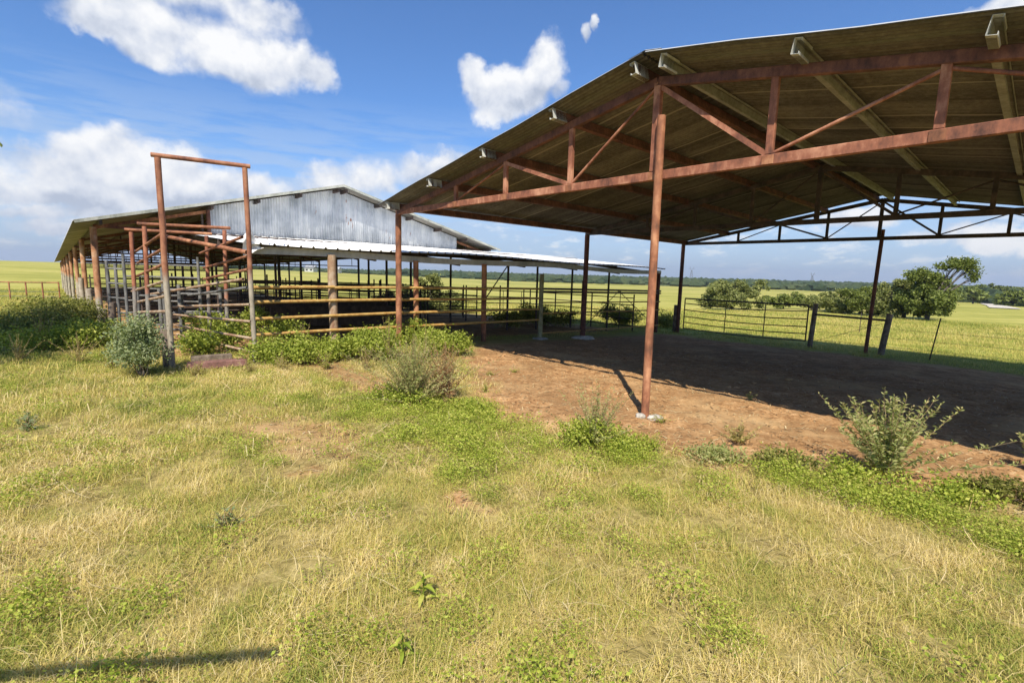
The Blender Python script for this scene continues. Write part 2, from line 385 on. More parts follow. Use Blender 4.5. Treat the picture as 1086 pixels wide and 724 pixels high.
def ground_mat():
    m_, t, bs = new_mat('meadow_and_soil'); P = pos(t)
    dm = t.n('ShaderNodeAttribute', attribute_name='soil').outputs['Fac']
    fld = t.n('ShaderNodeAttribute', attribute_name='field').outputs['Fac']
    nb = t.noise(P, .9, 6, .65); nf = t.noise(P, 22, 6, .75); nm = t.noise(P, 5, 5, .7)
    soil = t.ramp(t.m('ADD', t.m('MULTIPLY', nf, .55), t.m('MULTIPLY', nm, .45)), [(.36, (.10, .05, .02)), (.45, (.29, .155, .068)), (.54, (.49, .29, .135)), (.66, (.68, .47, .27))])
    soil = t.mix(t.mapr(nb, .38, .60, .0, .7), soil, (.25, .145, .066))
    soil = t.mix(t.mapr(t.noise(P, .55, 5, .6), .52, .66, 0, .6), soil, (.55, .375, .19))
    gr = t.ramp(t.m('ADD', t.m('MULTIPLY', nf, .5), t.m('MULTIPLY', nm, .5)), [(.36, (.13, .10, .035)), (.5, (.30, .24, .085)), (.62, (.46, .37, .16))])
    # far fields: broad mown strips and patches of greener and drier grass
    pm = t.n('ShaderNodeMapping'); t.l(P, pm.inputs[0]); pm.inputs['Rotation'].default_value = (0, 0, R(-20)); pm.inputs['Scale'].default_value = (.010, .05, .01)
    n5 = t.noise(pm.outputs[0], 3, 6, .65); n6 = t.noise(P, .35, 5, .7); n7 = t.noise(P, .018, 4, .6)
    ff = t.ramp(t.m('ADD', t.m('MULTIPLY', n5, .45), t.m('ADD', t.m('MULTIPLY', n6, .2), t.m('MULTIPLY', n7, .35))), [(.38, (.22, .22, .045)), (.46, (.31, .30, .065)), (.53, (.43, .39, .10)), (.64, (.52, .42, .20))])
    ffine = t.noise(P, 6, 5, .8); ff = t.mix(t.mapr(ffine, .4, .62, .35, 0), ff, (.12, .15, .035))
    gr = t.mix(fld, gr, ff)
    c = t.mix(dm, gr, soil); t.l(c, bs.inputs['Base Color']); bs.inputs['Roughness'].default_value = .95; bs.inputs['Specular IOR Level'].default_value = .1
    bp = t.n('ShaderNodeBump'); bp.inputs['Strength'].default_value = .8; bp.inputs['Distance'].default_value = .02
    t.l(nf, bp.inputs['Height']); t.l(bp.outputs[0], bs.inputs['Normal']); return m_
gx1, gy1 = vs[:, 0], vs[:, 1]; rr1 = np.hypot(gx1, gy1)
ground = np_mesh('ground', vs, fs, ground_mat(), smooth=True, attrs={'soil': dirt(gx1, gy1), 'field': sstep(9, 19, rr1)})
bmc = [[len(vs)-1, k, (k+1) % NA] for k in range(NA)]
tag(ground, kind='structure')
gcap = np_mesh('ground', np.array([[0, 0, float(gh(0, 0))]]+[list(vs[k]) for k in range(NA)]), np.array([[0, 1+(k+1) % NA, 1+k] for k in range(NA)]), ground.data.materials[0]); tag(gcap, kind='structure')
def G(x, y): return float(gh(x, y))
def GP(x, y): return Vector((x, y, G(x, y)))
def GUV(u, v): p = UV(u, v); return GP(p.x, p.y)
def hit(px, py):
    """where the sight line through a photo point meets the ground"""
    d = ray(px, py); t = (0-CAMH)/d.z if d.z < 0 else 1
    for _ in range(40):
        P = Cpos+d*t; t = max((G(P.x, P.y)-CAMH)/d.z, 1e-4)
    return Cpos+d*t
def along(px, base, dirv):
    """s so that base+s*dirv stands on photo column px (at eye height)"""
    h0 = H0/2-FPX*math.tan(PITCH); d = ray(px, h0+math.tan(ROLL)*(px-W0/2)); k = d.x/d.y
    return (k*base.y-base.x)/(dirv.x-k*dirv.y)

# caliche road far on the right
def strip(name, pts, wid, mat, kind, lift=.05, label=None):
    V = []; F = []
    n = 60
    P = [Vector(p) for p in pts]
    def cr(t):
        q = t*(len(P)-1); i_ = min(int(q), len(P)-2); return P[i_].lerp(P[i_+1], q-i_)
    for k in range(n+1):
        a = cr(k/n); b = cr(min(1, k/n+.02)); a0 = cr(max(0, k/n-.02)); d = (b-a0).normalized(); s_ = Vector((d.y, -d.x))
        for e in (-1, 1):
            p = a+s_*e*wid/2*(1+.15*rnd.random()); V.append((p.x, p.y, G(p.x, p.y)+lift))
    F = [(2*k, 2*k+1, 2*k+3, 2*k+2) for k in range(n)]
    o = np_mesh(name, V, F, mat); tag(o, kind=kind); return o
m_road, t_, bs_ = new_mat('caliche'); t_.l(t_.ramp(t_.noise(pos(t_), .6, 5), [(.4, (.42, .38, .31)), (.6, (.55, .50, .42))]), bs_.inputs[0]); bs_.inputs['Roughness'].default_value = 1
rp = [hit(1033, 316.5), hit(1038, 318.3), hit(1046, 321), hit(1056, 324.2), hit(1066, 327.5)]
strip('dirt_road', [(q.x, q.y) for q in rp], 9.0*rp[2].y/FPX, m_road, 'structure', .12)

# ------------------------------------------------------------------ corrugated sheet builder
def corrugated(name, P0, along_v, down_v, L1, L2, pitch, amp, mats, parent, thick=.006, prof='sine', nd=2, sag=None, jag=0.0):
    """sheet from P0, L1 long across the ribs (along_v), L2 along the ribs (down_v); lower face mats[0], upper face mats[1]"""
    al = np.array(along_v); dv = np.array(down_v); nrm = np.cross(al, dv); nrm = nrm/np.linalg.norm(nrm)
    if nrm[2] < 0: nrm = -nrm
    if prof == 'sine':
        per = 6; n = int(L1/pitch*per); s_ = np.linspace(0, L1, n+1); hgt = amp*np.sin(2*math.pi*s_/pitch)
    else:
        s_ = []; hgt = []; k = 0
        while k*pitch < L1:
            for q, hh in ((0, 0), (.78, 0), (.84, 1), (.94, 1)):
                if (k+q)*pitch <= L1: s_.append((k+q)*pitch); hgt.append(hh*amp)
            k += 1
        s_ = np.array(s_); hgt = np.array(hgt); n = len(s_)-1
    dd = np.linspace(0, L2, nd+1); V = []
    jagv = np.repeat(rs.uniform(-jag, jag, n//24+2), 24)[:n+1] if jag else np.zeros(n+1)
    for side in (0, 1):
        for q in dd:
            sg = 0 if sag is None else sag(s_, q)
            qq = q + (jagv if q == dd[-1] else 0)
            V.append(np.array(P0)+s_[:, None]*al+(np.zeros(n+1)+qq)[:, None]*dv+(hgt+side*thick)[:, None]*nrm+(np.zeros(n+1)+sg)[:, None]*np.array([0, 0, 1]))
    V = np.concatenate(V); row = n+1; F = []
    i, j = np.meshgrid(np.arange(nd), np.arange(n), indexing='ij')
    q = np.stack([i*row+j, i*row+j+1, (i+1)*row+j+1, (i+1)*row+j], -1).reshape(-1, 4)
    off = (nd+1)*row; F = [q, q[:, ::-1]+off]
    j = np.arange(n)
    for rw in (0, nd): F.append(np.stack([rw*row+j, rw*row+j+1, off+rw*row+j+1, off+rw*row+j], -1))
    F = np.concatenate(F); org = parent.location if parent else Vector((0, 0, 0))
    o = np_mesh(name, V-np.array(org), F, mats, parent, smooth=True)
    mi = np.zeros(len(F), np.int32); mi[len(q):2*len(q)] = 1; o.data.polygons.foreach_set('material_index', mi); return o

# ------------------------------------------------------------------ the open shed on the right
HC = 2.79; SPAN = 5.80; RISE = 1.09; BAYS = [0, 6.1, 11.66]
shed = empty('open_shed', GUV(0, 0), 'big open-sided shed of rusty red steel trusses under a stained corrugated roof, over bare soil', 'shed')
PAN = [.335, .555, .78, 1, 1.22, 1.44, 1.665]
def make_truss(v, dz, mat, first):
    tr = bpy.data.objects.new('truss', None); tr.location = (0, 0, 0); link(tr, shed)
    P = lambda u, z: UV(u, v, z+dz)
    top = lambda f_: HC-.09+RISE*(f_ if f_ <= 1 else 2-f_)
    b = MB(); b.bar(P(-.06, HC), P(2*SPAN+.06, HC), .06, .10); b.build('bottom_chord', mat, tr, .006)
    for sgn in (0, 1):
        b = MB()
        if sgn == 0: b.bar(P(-.02, HC+.0), P(SPAN, HC+RISE-.05), .07, .10)
        else: b.bar(P(SPAN, HC+RISE-.05), P(2*SPAN+.02, HC+.0), .07, .10)
        b.build('top_chord', M_redd if first else mat, tr, .006)
    for f_ in PAN:
        b = MB(); b.bar(P(f_*SPAN, HC+.052), P(f_*SPAN, top(f_)+.03), .07 if f_ == 1 else .055, .085 if f_ == 1 else .07, upv=T); b.build('vertical', mat, tr, .004)
    diag = [(.335, 0, .555, 1), (.555, 1, .78, 0), (.78, 0, 1, 1), (1, 1, 1.22, 0), (1.22, 0, 1.44, 1), (1.44, 1, 1.665, 0), (1.665, 0, 1.85, 1)]
    for (f1, t1, f2, t2) in diag:
        z1 = top(f1)-.02 if t1 else HC+.06; z2 = top(f2)-.02 if t2 else HC+.06
        b = MB()
        if (f1, f2) in ((1, 1.22), (.555, .78)): b.bar(P(f1*SPAN+.03, z1), P(f2*SPAN-.03, z2), .05, .05)
        else: b.tube(P(f1*SPAN+.03, z1), P(f2*SPAN-.03, z2), .017, n=8)
        b.build('diagonal', mat, tr)
    if first:
        for f_ in PAN:   # weld gussets
            b = MB(); q = P(f_*SPAN, HC+.0) - B*.034; b.bar(q-T*.055, q+T*.055, .006, .085); b.build('gusset_plate', M_post, tr)
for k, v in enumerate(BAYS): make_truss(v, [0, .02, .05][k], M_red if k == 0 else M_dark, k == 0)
def shed_post(u, v, top, r, mat):
    g = GUV(u, v); b = MB(); t = UV(u, v, top); b.tube((g.x, g.y, g.z-.4), t, r, n=14); return b.build('post', mat, shed)
shed_post(0, 0, HC-.052, .062, M_post); shed_post(0, 6.1, HC-.03, .07, M_redd); shed_post(0, 11.66, HC, .068, M_redd)
for v in BAYS: shed_post(2*SPAN, v, HC-.05, .062, M_redd)
# leaning support poles that pass the chord at the ridge line
b = MB(); b.tube((1.60, 5.68, -.3), UV(5.91, -.085, 3.42), .047, n=16); b.build('support_pole', M_post, shed)
b = MB(); g = GUV(5.80, 11.75); b.tube((g.x, g.y, g.z-.3), UV(5.86, 11.56+.2, HC+.30), .05, n=12); b.build('support_pole', M_redd, shed)
# purlins: C channel, pale grey ends towards the front
PV0, PV1 = -.27, 11.8
def cchan(u, side, slope_up, flip, mat, name='purlin', v0=PV0, v1=PV1, h=.125, wdt=.06):
    sl = math.atan2(RISE, SPAN)*(1 if side < 0 else -1)
    xd = T*math.cos(sl)+Vector((0, 0, math.sin(sl))); nd_ = xd.cross(B); nd_ = nd_ if nd_.z > 0 else -nd_
    f_ = u/SPAN; f_ = f_ if f_ <= 1 else 2-f_
    base = UV(u, 0, HC+RISE*f_+.002)
    pts = [(wdt, .022), (wdt, .0), (0, 0), (0, h), (wdt, h), (wdt, h-.022)]
    if flip: pts = [(-a, c) for a, c in pts]
    b = MB(); V = []; F = []; n = 6; L = 24
    for k in range(L+1):
        v = v0+(v1-v0)*k/L; z = .0
        for a, c in pts: V.append(base+B*v+xd*a+nd_*c)
    for k in range(L):
        for q in range(n-1): F.append((k*n+q, k*n+q+1, (k+1)*n+q+1, (k+1)*n+q))
    # thickness: second skin
    m = len(V); pin = [(a*(.9)+(.003 if not flip else -.003), c*.96+.003) for a, c in pts]
    for k in range(L+1):
        v = v0+(v1-v0)*k/L
        for a, c in pin: V.append(base+B*v+xd*a+nd_*c)
    for k in range(L):
        for q in range(n-1): F.append((m+k*n+q, m+(k+1)*n+q, m+(k+1)*n+q+1, m+k*n+q+1))
    for q in range(n-1): F.append((q, m+q, m+q+1, q+1))
    b.add(V, F); return b.build(name, mat, shed)
M_purl2 = rusty('purlin_stained', (.17, .165, .13), (.27, .265, .215), (.38, .375, .32), 3, rough=.7)
for u in (.15, 1.6, 3.05, 4.48, 5.70): 
    cchan(u, -1, 1, True, M_redd); cchan(u, -1, 1, True, M_purl, 'purlin_end', v0=-.33, v1=-.05, h=.132, wdt=.066)
for u in (5.98, 7.3, 8.58, 10.1, 11.45):
    cchan(u, 1, 1, False, M_purl2); cchan(u, 1, 1, False, M_purl, 'purlin_end', v0=-.33, v1=-.05, h=.132, wdt=.066)
sl = math.atan2(RISE, SPAN)
RZ = HC+.002+.132+.016
L2 = SPAN/math.cos(sl)+.06
LT = 11.8+.36
dl = -T*math.cos(sl)-Vector((0, 0, math.sin(sl))); dr = T*math.cos(sl)-Vector((0, 0, math.sin(sl)))
ridge = UV(SPAN, -.36, RZ+RISE)
ns_ = lambda s_, q: .012*np.sin(s_*1.1+q)*np.sin(q*2.3)
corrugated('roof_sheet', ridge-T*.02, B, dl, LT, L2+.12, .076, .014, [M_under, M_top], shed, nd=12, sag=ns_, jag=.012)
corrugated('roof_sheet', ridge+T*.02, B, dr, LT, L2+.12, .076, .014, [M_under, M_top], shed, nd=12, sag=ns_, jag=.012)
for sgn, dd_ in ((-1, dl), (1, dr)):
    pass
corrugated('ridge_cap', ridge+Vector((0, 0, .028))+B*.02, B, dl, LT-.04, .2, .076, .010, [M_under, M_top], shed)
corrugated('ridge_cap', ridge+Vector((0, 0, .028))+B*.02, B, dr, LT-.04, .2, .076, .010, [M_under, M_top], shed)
# footing lumps
def lump(name, c, sx, sy, sz, mat, parent=None, seed=0, label=None, cat=None, group=None):
    bm = bmesh.new(); bmesh.ops.create_icosphere(bm, subdivisions=3, radius=1)
    for v in bm.verts:
        n_ = mnoise.noise(v.co*1.7+Vector((seed*7.1, 0, 0)))*.35+mnoise.noise(v.co*5+Vector((seed, 3, 0)))*.12
        v.co *= 1+n_; v.co = Vector((v.co.x*sx, v.co.y*sy, v.co.z*sz))
    me = bpy.data.meshes.new(name); bm.to_mesh(me); bm.free(); me.materials.append(mat)
    me.polygons.foreach_set('use_smooth', [True]*len(me.polygons))
    o = bpy.data.objects.new(name, me); o.location = Vector(c)-(parent.location if parent else Vector((0, 0, 0))); link(o, parent)
    if label: tag(o, label, cat, group)
    return o
[lump('footing', (1.62+a_, 5.60+c_, .0), r_, r_*.8, .035, M_conc, shed, k_+11) for k_, (a_, c_, r_) in enumerate(((.09, -.02, .075), (-.09, .03, .06), (.02, -.06, .05)))]
pz = GUV(0, 6.1); lump('footing', (pz.x, pz.y-.15, pz.z+.0), .33, .2, .10, M_conc, shed, 2)

# ------------------------------------------------------------------ barn on the left
UG = -6.55; V0 = -4.40; VM = 1.6; V1 = 7.75; EH = 2.50; BR = 1.52; TILT = .021; BL = 44.0
barn = empty('livestock_barn', GUV(UG, V0), 'long open-sided livestock barn with a streaked grey corrugated gable and rusty side posts', 'barn')
def BP(s, v, z): return UV(UG-s, v, z-TILT*s)   # s metres back from the gable
def btop(v): return EH+BR*(1-abs(v-VM)/(VM-V0))
# posts down the near side
bx = [104, 90.5, 81.0, 75.2, 71.0, 67.3, 64.6, 62.3]
sp_ = []
for k in range(8): sp_.append(k*5.6)
for k, s_ in enumerate(sp_):
    g = BP(s_, V0, 0); gz0 = G(g.x, g.y)
    b = MB(); b.tube((g.x, g.y, gz0-.3), BP(s_, V0, EH-.03), .068, n=14, jit=.006); b.build('post', M_orange, barn)
for k, s_ in enumerate(sp_):
    for v in (VM, V1):
        if k == 0 and v == VM: continue
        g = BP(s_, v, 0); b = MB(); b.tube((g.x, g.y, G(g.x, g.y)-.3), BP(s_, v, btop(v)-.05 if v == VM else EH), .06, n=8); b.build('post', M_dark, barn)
for k, s_ in enumerate(sp_):
    tr = bpy.data.objects.new('truss', None); link(tr, barn)
    b = MB(); b.bar(BP(s_, V0, EH), BP(s_, V1, EH), .05, .07); b.build('bottom_chord', M_redd, tr)
    for (a, c) in ((V0, VM), (VM, V1)):
        b = MB(); b.bar(BP(s_, a, btop(a)-.04), BP(s_, c, btop(c)-.04), .06, .08); b.build('top_chord', M_redd if k else M_post, tr)
    for q in np.linspace(V0+1.0, V1-1.0, 9):
        b = MB(); b.bar(BP(s_, q, EH+.03), BP(s_, q, btop(q)-.08), .045, .045, upv=T); b.build('vertical', M_dark, tr)
    # low bridging lattice hung under the chord, as in the photo's far bays
    if k >= 2:
        b = MB(); b.bar(BP(s_, V0, EH-.45), BP(s_, V1, EH-.45), .04, .05); b.build('tie_rail', M_dark, tr)
        for q in np.linspace(V0+.4, V1-.4, 11):
            b = MB(); b.bar(BP(s_, q, EH-.42), BP(s_, q, EH-.03), .025, .025, upv=T); b.build('hanger', M_dark, tr)
for q in np.linspace(0.02, .98, 6):
    for sd_ in (0, 1):
        v = V0+(VM-V0)*q if sd_ == 0 else V1-(V1-VM)*q
        b = MB(); b.bar(BP(-.5, v, btop(v)+.035), BP(BL-1, v, btop(v)+.035), .06, .11); b.build('purlin', M_dark, barn)
bsl = math.atan2(BR, VM-V0); ext = Vector((-T.x, -T.y, -TILT)).normalized()
rg = BP(-.55, VM, EH+BR+.13)
dL = (-B*math.cos(bsl)-Vector((0, 0, math.sin(bsl)))); dR = (B*math.cos(bsl)-Vector((0, 0, math.sin(bsl))))
LL = (VM-V0)/math.cos(bsl)+.38
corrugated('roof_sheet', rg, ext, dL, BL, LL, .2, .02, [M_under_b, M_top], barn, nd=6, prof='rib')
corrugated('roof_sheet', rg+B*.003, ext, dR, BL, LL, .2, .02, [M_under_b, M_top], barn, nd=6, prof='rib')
b = MB(); b.bar(BP(-.57, V0-.35, EH+.12-.09), BP(-.57, VM, EH+BR+.14), .015, .07); b.bar(BP(-.57, VM, EH+BR+.14), BP(-.57, V1+.35, EH+.12-.09), .015, .07); b.build('rake_trim', rusty('trim_green_grey', (.20, .21, .18), (.34, .35, .30), (.45, .45, .4), 3), barn)
# gable sheet: vertical corrugation, cut to the roof slope, bottom tucked behind the lean-to roof
def gable_sheet():
    n = int((V1-(-.0))/.076*6)
    v = np.linspace(-1.95, 6.3, 800); off = .010*np.sin(2*math.pi*v/.076)
    top = EH+BR*(1-np.abs(v-VM)/(VM-V0))+.09; bot = np.full_like(v, EH-.22)+np.repeat(rs.uniform(-.03, .03, 100), 8)
    V = []
    for zz in (bot, top):
        for th_ in (0, -.004):
            for k in range(len(v)):
                p = BP(-.06, v[k], zz[k])+T*(off[k]+th_); V.append(p)
    N = len(v); F = []
    for k in range(N-1): F += [(k, k+1, 2*N+k+1, 2*N+k), (N+k, 3*N+k, 3*N+k+1, N+k+1), (k, N+k, N+k+1, k+1)]
    F += [(0, 2*N, 3*N, N), (N-1, 2*N-1, 4*N-1, 3*N-1)]
    return np_mesh('gable_sheet', [p-barn.location for p in V], F, M_gable, barn, smooth=True)
gable_sheet()
b = MB(); b.tube(BP(-.1, -2.0, EH-.05), BP(-.1, -2.0, btop(-2.0)), .05, n=8); b.build('gable_stud', M_redd, barn)
# ------------------------------------------------------------------ lean-to with white roof
UL = -.42; VL0, VL1 = -2.72, 11.1
lean = empty('lean_to', GUV(UL, VL0), 'low lean-to with a bright white ribbed metal roof joined to the barn gable', 'lean-to')
HLO = 1.98; HHI = 2.44
def lz(v): return HLO-.11*max(0, min(1, (v-2)/9.0))-.03*math.sin(v*.9)
drop = Vector((T.x*(UL-UG), T.y*(UL-UG), HLO-HHI)); dlen = drop.length
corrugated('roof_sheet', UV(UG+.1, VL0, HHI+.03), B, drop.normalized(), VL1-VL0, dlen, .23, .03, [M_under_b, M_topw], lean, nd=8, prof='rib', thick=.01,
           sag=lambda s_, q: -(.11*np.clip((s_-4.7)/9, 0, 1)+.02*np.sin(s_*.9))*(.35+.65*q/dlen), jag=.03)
b = MB()
for k in range(24):
    v = VL0+(VL1-VL0)*k/24; v2 = VL0+(VL1-VL0)*(k+1)/24
    b.bar(UV(UL-.1, v, lz(v)-.085), UV(UL-.1, v2, lz(v2)-.085), .05, .13)
b.build('eave_beam', rusty('pale_eave_beam', (.34, .34, .32), (.48, .48, .46), (.58, .58, .56), 2), lean)
for uu, hh in ((UG+.3, HHI-.12), (-4.4, 2.33), (-2.4, 2.10)):
    b = MB(); b.bar(UV(uu, VL0, hh), UV(uu, VL1-.1, hh-.06), .06, .10); b.build('purlin', M_dark, lean)
for v in np.linspace(VL0+.3, VL1-.3, 7):
    b = MB(); b.bar(UV(UG+.2, v, HHI-.05), UV(UL-.15, v, lz(v)-.13), .05, .10); b.build('rafter', M_dark, lean)
Lb = UV(UL-.05, 0); 
def line_v(px, u=UL): bb = UV(u, 0); return along(px, bb, B)
for px, r, mt in ((352.5, .082, M_pale), (441.5, .06, M_post), (514, .065, M_post), (699, .07, M_redd)):
    v = line_v(px); g = GUV(UL, v); b = MB(); b.tube((g.x, g.y, g.z-.3), UV(UL-.02, v, lz(v)-.115), r, n=14, jit=.004); b.build('post', mt, lean)
for px, u in ((539, -2.5), (570, -2.5), (607, -2.5), (646, -1.2), (292, UG+.3), (319, UG+.3), (357, UG+.3), (391, UG+.3), (410, -4.4), (478, -4.4)):
    v = line_v(px, u); g = GUV(u, v); z_ = HHI+(HLO-HHI)*(u-UG)/(UL-UG)-.13-.05
    b = MB(); b.tube((g.x, g.y, g.z-.3), UV(u, v, z_), .035, n=8); b.build('post', M_dark, lean)
b = MB(); b.tube(UV(-2.5, line_v(539, -2.5), 1.9), UV(-2.5, line_v(512, -2.5), .7), .02, n=6); b.build('brace', M_dark, lean)
# torn flap of tin and end of gutter hanging at the lean-to corner near the gate frame
def flap():
    c0 = UV(UL+.03, VL0+.12, HLO+.02); V = []; n = 9
    for i_ in range(n):
        for j_ in range(n):
            a, bb = i_/(n-1), j_/(n-1)
            V.append(c0+B*(a*.36*(1-.4*bb)-.20)+T*(.05*math.sin(a*6+bb*3)+.03*math.sin(bb*9))+Vector((0, 0, .14*math.sin(a*5)*(1-bb)-bb*.36*(1-.5*a)+.10)))
    F = [(i_*n+j_, (i_+1)*n+j_, (i_+1)*n+j_+1, i_*n+j_+1) for i_ in range(n-1) for j_ in range(n-1)]
    o = np_mesh('torn_sheet', [p-lean.location for p in V], F, M_white, lean, smooth=True)
flap()

# ------------------------------------------------------------------ gate frame and loading chute
gl, gr_ = hit(183, 391), hit(271, 386)
HT = 1.62+1.76
fr = empty('gate_frame', GP(gl.x, gl.y), 'tall narrow goalpost frame of rusty pipe with grey scoured legs, over a timber sill', 'gate frame')
def tilt_top(px, py, base):
    d = ray(px, py); h_ = math.hypot(base.x, base.y)/math.hypot(d.x, d.y); return Cpos+d*h_
tl, tr_ = tilt_top(167, 167, gl), tilt_top(259.5, 178, gr_)
b = MB(); b.tube((gl.x, gl.y, -.3), tl, .043, n=14, jit=.004); b.build('post', M_gate, fr)
b = MB(); b.tube((gr_.x, gr_.y, -.3), tr_, .038, n=14, jit=.004); b.build('post', M_gate, fr)
dd_ = (tr_-tl).normalized(); b = MB(); b.tube(tl-dd_*.08+Vector((0, 0, .03)), tr_+dd_*.08+Vector((0, 0, .03)), .034, n=14, hollow=True); b.build('top_bar', M_gate, fr)
b = MB(); q = gl+Vector((-.08, .05, 0)); b.tube((q.x, q.y, -.2), (q.x-.02, q.y, .62), .085, .07, n=10, jit=.01); b.build('stub_post', M_wood, fr)
ch = empty('loading_chute', GP((gl.x+gr_.x)/2-1, 9), 'cattle loading chute of sloping rusty pipe rails between paired pipe posts', 'cattle chute')
A2 = [Vector((-5.47, 9.36, 0)), Vector((-6.3, 10.16, 0))]; C2 = [Vector((-6.6, 8.86, 0)), Vector((-7.45, 9.67, 0))]
tops = [((238, 244), (153, 240)), ((219, 250), (139, 246))]
for k in range(2):
    pa = tilt_top(*tops[k][0], A2[k]); pc = tilt_top(*tops[k][1], C2[k])
    for base, tp in ((A2[k], pa), (C2[k], pc)):
        g = G(base.x, base.y); b = MB(); b.tube((base.x, base.y, g-.3), tp, .036, n=12, jit=.004); b.build('post', M_chute, ch)
    d_ = (pa-pc).normalized(); b = MB(); b.tube(pc-d_*.10+Vector((0, 0, .04)), pa+d_*.1+Vector((0, 0, .04)), .030, n=12, hollow=True); b.build('cross_bar', M_post, ch)
def pipe_px(parent, name, mat, p1, base1, p2, base2, r=.023, hollow=True):
    a = tilt_top(*p1, base1); c = tilt_top(*p2, base2)
    a = a; b = MB(); b.tube(a, c, r, n=12, hollow=hollow); return b.build(name, mat, parent)
offr = Vector((-.04, -.04, 0))
R2 = Vector((-6.5, 10.35, 0)); L3 = Vector((-7.75, 10.1, 0))
for p1, p2 in (((257, 251.4), (212, 268.6)), ((262.6, 271.7), (216, 284)), ((262.6, 285.8), (216, 296))):
    pipe_px(ch, 'rail', M_post, p1, gr_+offr, p2, R2+offr)
for p1, p2 in (((172, 248), (141, 268.6)), ((172, 264.5), (146, 279)), ((173, 280.5), (142, 294))):
    pipe_px(ch, 'rail', M_post, p1, gl-offr*.6, p2, L3-offr)
for p1, p2 in (((265, 323), (184, 325)), ((266, 341), (184, 333.5)), ((268, 359), (184, 344.5)), ((269, 373.5), (188, 354.5)), ((262, 305), (200, 313))):
    pipe_px(ch, 'rail', M_pale if p1[1] != 305 else M_grey, p1, gr_+offr*1.6, p2, R2+Vector((-.9, .2, 0)))
for p1, p2 in (((180, 313), (142, 321)), ((178, 297), (140, 309)), ((182, 330), (142, 331))):
    pipe_px(ch, 'rail', M_pale, p1, gl-offr, p2, L3)
pipe_px(ch, 'rail', M_post, (262, 267.6), gr_+Vector((0, .1, 0)), (177, 251), Vector((-7.2, 9.9, 0)), r=.038)
pipe_px(ch, 'rail', M_pale, (258, 296), gr_+Vector((-.1, .2, 0)), (160, 312), Vector((-8.2, 10.9, 0)), r=.025)

# ------------------------------------------------------------------ yellow pipe fence under the lean-to edge
fence = empty('pipe_fence', GUV(UL, VL0+.1), 'five-rail pipe fence with yellow rusting rails rising out of the weeds', 'fence')
va, vb, vc, vd = -2.66, line_v(351), line_v(441), line_v(572)
for k, z in enumerate((1.27, 1.01, .72, .43, .17)):
    segs = [(va, vb+.02), (vb+.02, line_v(427)+.1), (line_v(427)+.1, line_v(514)), (line_v(514), vd)]
    for n_, (a, c) in enumerate(segs):
        if k == 4 and n_ > 0: continue
        za = z-.03*max(0, a)/3; zc = z-.03*max(0, c)/3
        b = MB(); b.tube(UV(UL+.09, a, za+rnd.uniform(-.01, .01)), UV(UL+.09, c, zc+rnd.uniform(-.01, .01)), .030 if n_ < 3 else .028, n=10); b.build('rail', M_yel, fence)
g = GUV(UL+.1, vd); b = MB(); b.tube((g.x, g.y, g.z-.2), (g.x, g.y, 1.62+.02), .062, n=14, jit=.004); b.build('post', rusty('mossy_post', (.12, .11, .05), (.26, .24, .12), (.36, .33, .2), 5), fence)
lump('footing', (g.x, g.y-.05, g.z+.0), .22, .18, .05, M_conc, fence, 5)
g = GUV(UL+.1, line_v(617)); b = MB(); b.tube((g.x, g.y, g.z-.2), (g.x, g.y, 1.45), .06, n=12); b.build('post', M_redd, fence)
# dark rail fence from the shed's second post to the lean-to corner
f2 = empty('pipe_fence', GUV(UL, 6.3), 'dark pipe rails with an inverted V wire brace between two shed posts', 'fence')
ve = line_v(699)
for z in (1.18, 1.10, .80, .5, -.05):
    b = MB(); b.tube(UV(UL+.12, vd+.05, z+.05), UV(UL+.1, ve, z-.05), .030 if z > 1 else .02, n=8); b.build('rail', M_dark if z > 1 else M_yel, f2)
vm_ = (vd+ve)/2+.5
for a, c in ((vm_-1.9, 0), (vm_+2.2, 0)):
    b = MB(); b.tube(UV(UL+.12, vm_, 1.15), UV(UL+.12, a, -.05), .012, n=6); b.build('brace', M_dark, f2)
b = MB(); b.tube(UV(UL+.12, vm_+.1, 1.15), UV(UL+.12, vm_+.1, -.1), .012, n=6); b.build('brace', M_dark, f2)

# ------------------------------------------------------------------ pen panels inside the barn
def pen_panel(a, c, mat, label, rails=5, h=1.5, npost=3, r=.021, thick=False, verts=0):
    a = Vector(a); c = Vector(c)
    e = empty('pen_panel', GP(a.x, a.y), label, 'pen panel', 'pipe pen panels in the barn')
    for k in range(npost):
        p = a.lerp(c, k/(npost-1)); g = G(p.x, p.y); b = MB(); b.tube((p.x, p.y, g-.2), (p.x, p.y, g+h+.1+rnd.uniform(0, .12)), r*1.5, n=8); b.build('post', mat, e)
    for k in range(rails):
        z = h-k*(h-.2)/(rails-1)
        b = MB(); b.tube((a.x, a.y, G(a.x, a.y)+z), (c.x, c.y, G(c.x, c.y)+z), r, n=8); b.build('rail', mat, e)
    for k in range(verts):
        p = a.lerp(c, (k+.5)/verts); g = G(p.x, p.y); b = MB(); b.tube((p.x, p.y, g+.2), (p.x, p.y, g+h), r*.7, n=6); b.build('upright', mat, e)
    return e
def ux(px, Z): 
    h0 = H0/2-FPX*math.tan(PITCH)+math.tan(ROLL)*(px-W0/2); d = ray(px, h0); return Vector((d.x/d.y*Z, Z, 0))
pen_panel(ux(113, 11.2), ux(131, 11.0), M_grey, 'short grey pipe panel beside the barn corner post')
pen_panel(ux(131, 11.6), ux(210, 11.9), M_grey, 'grey pipe panel behind the cattle chute', h=1.62, rails=6)
pen_panel(ux(143, 10.6), ux(190, 11.0), M_grey, 'low grey pipe panel just behind the chute left rails', h=.95, rails=3, r=.026)
pen_panel(ux(188, 10.9), ux(232, 11.2), M_grey, 'low grey pipe panel ending at the chute right rails', h=1.0, rails=3, r=.026)
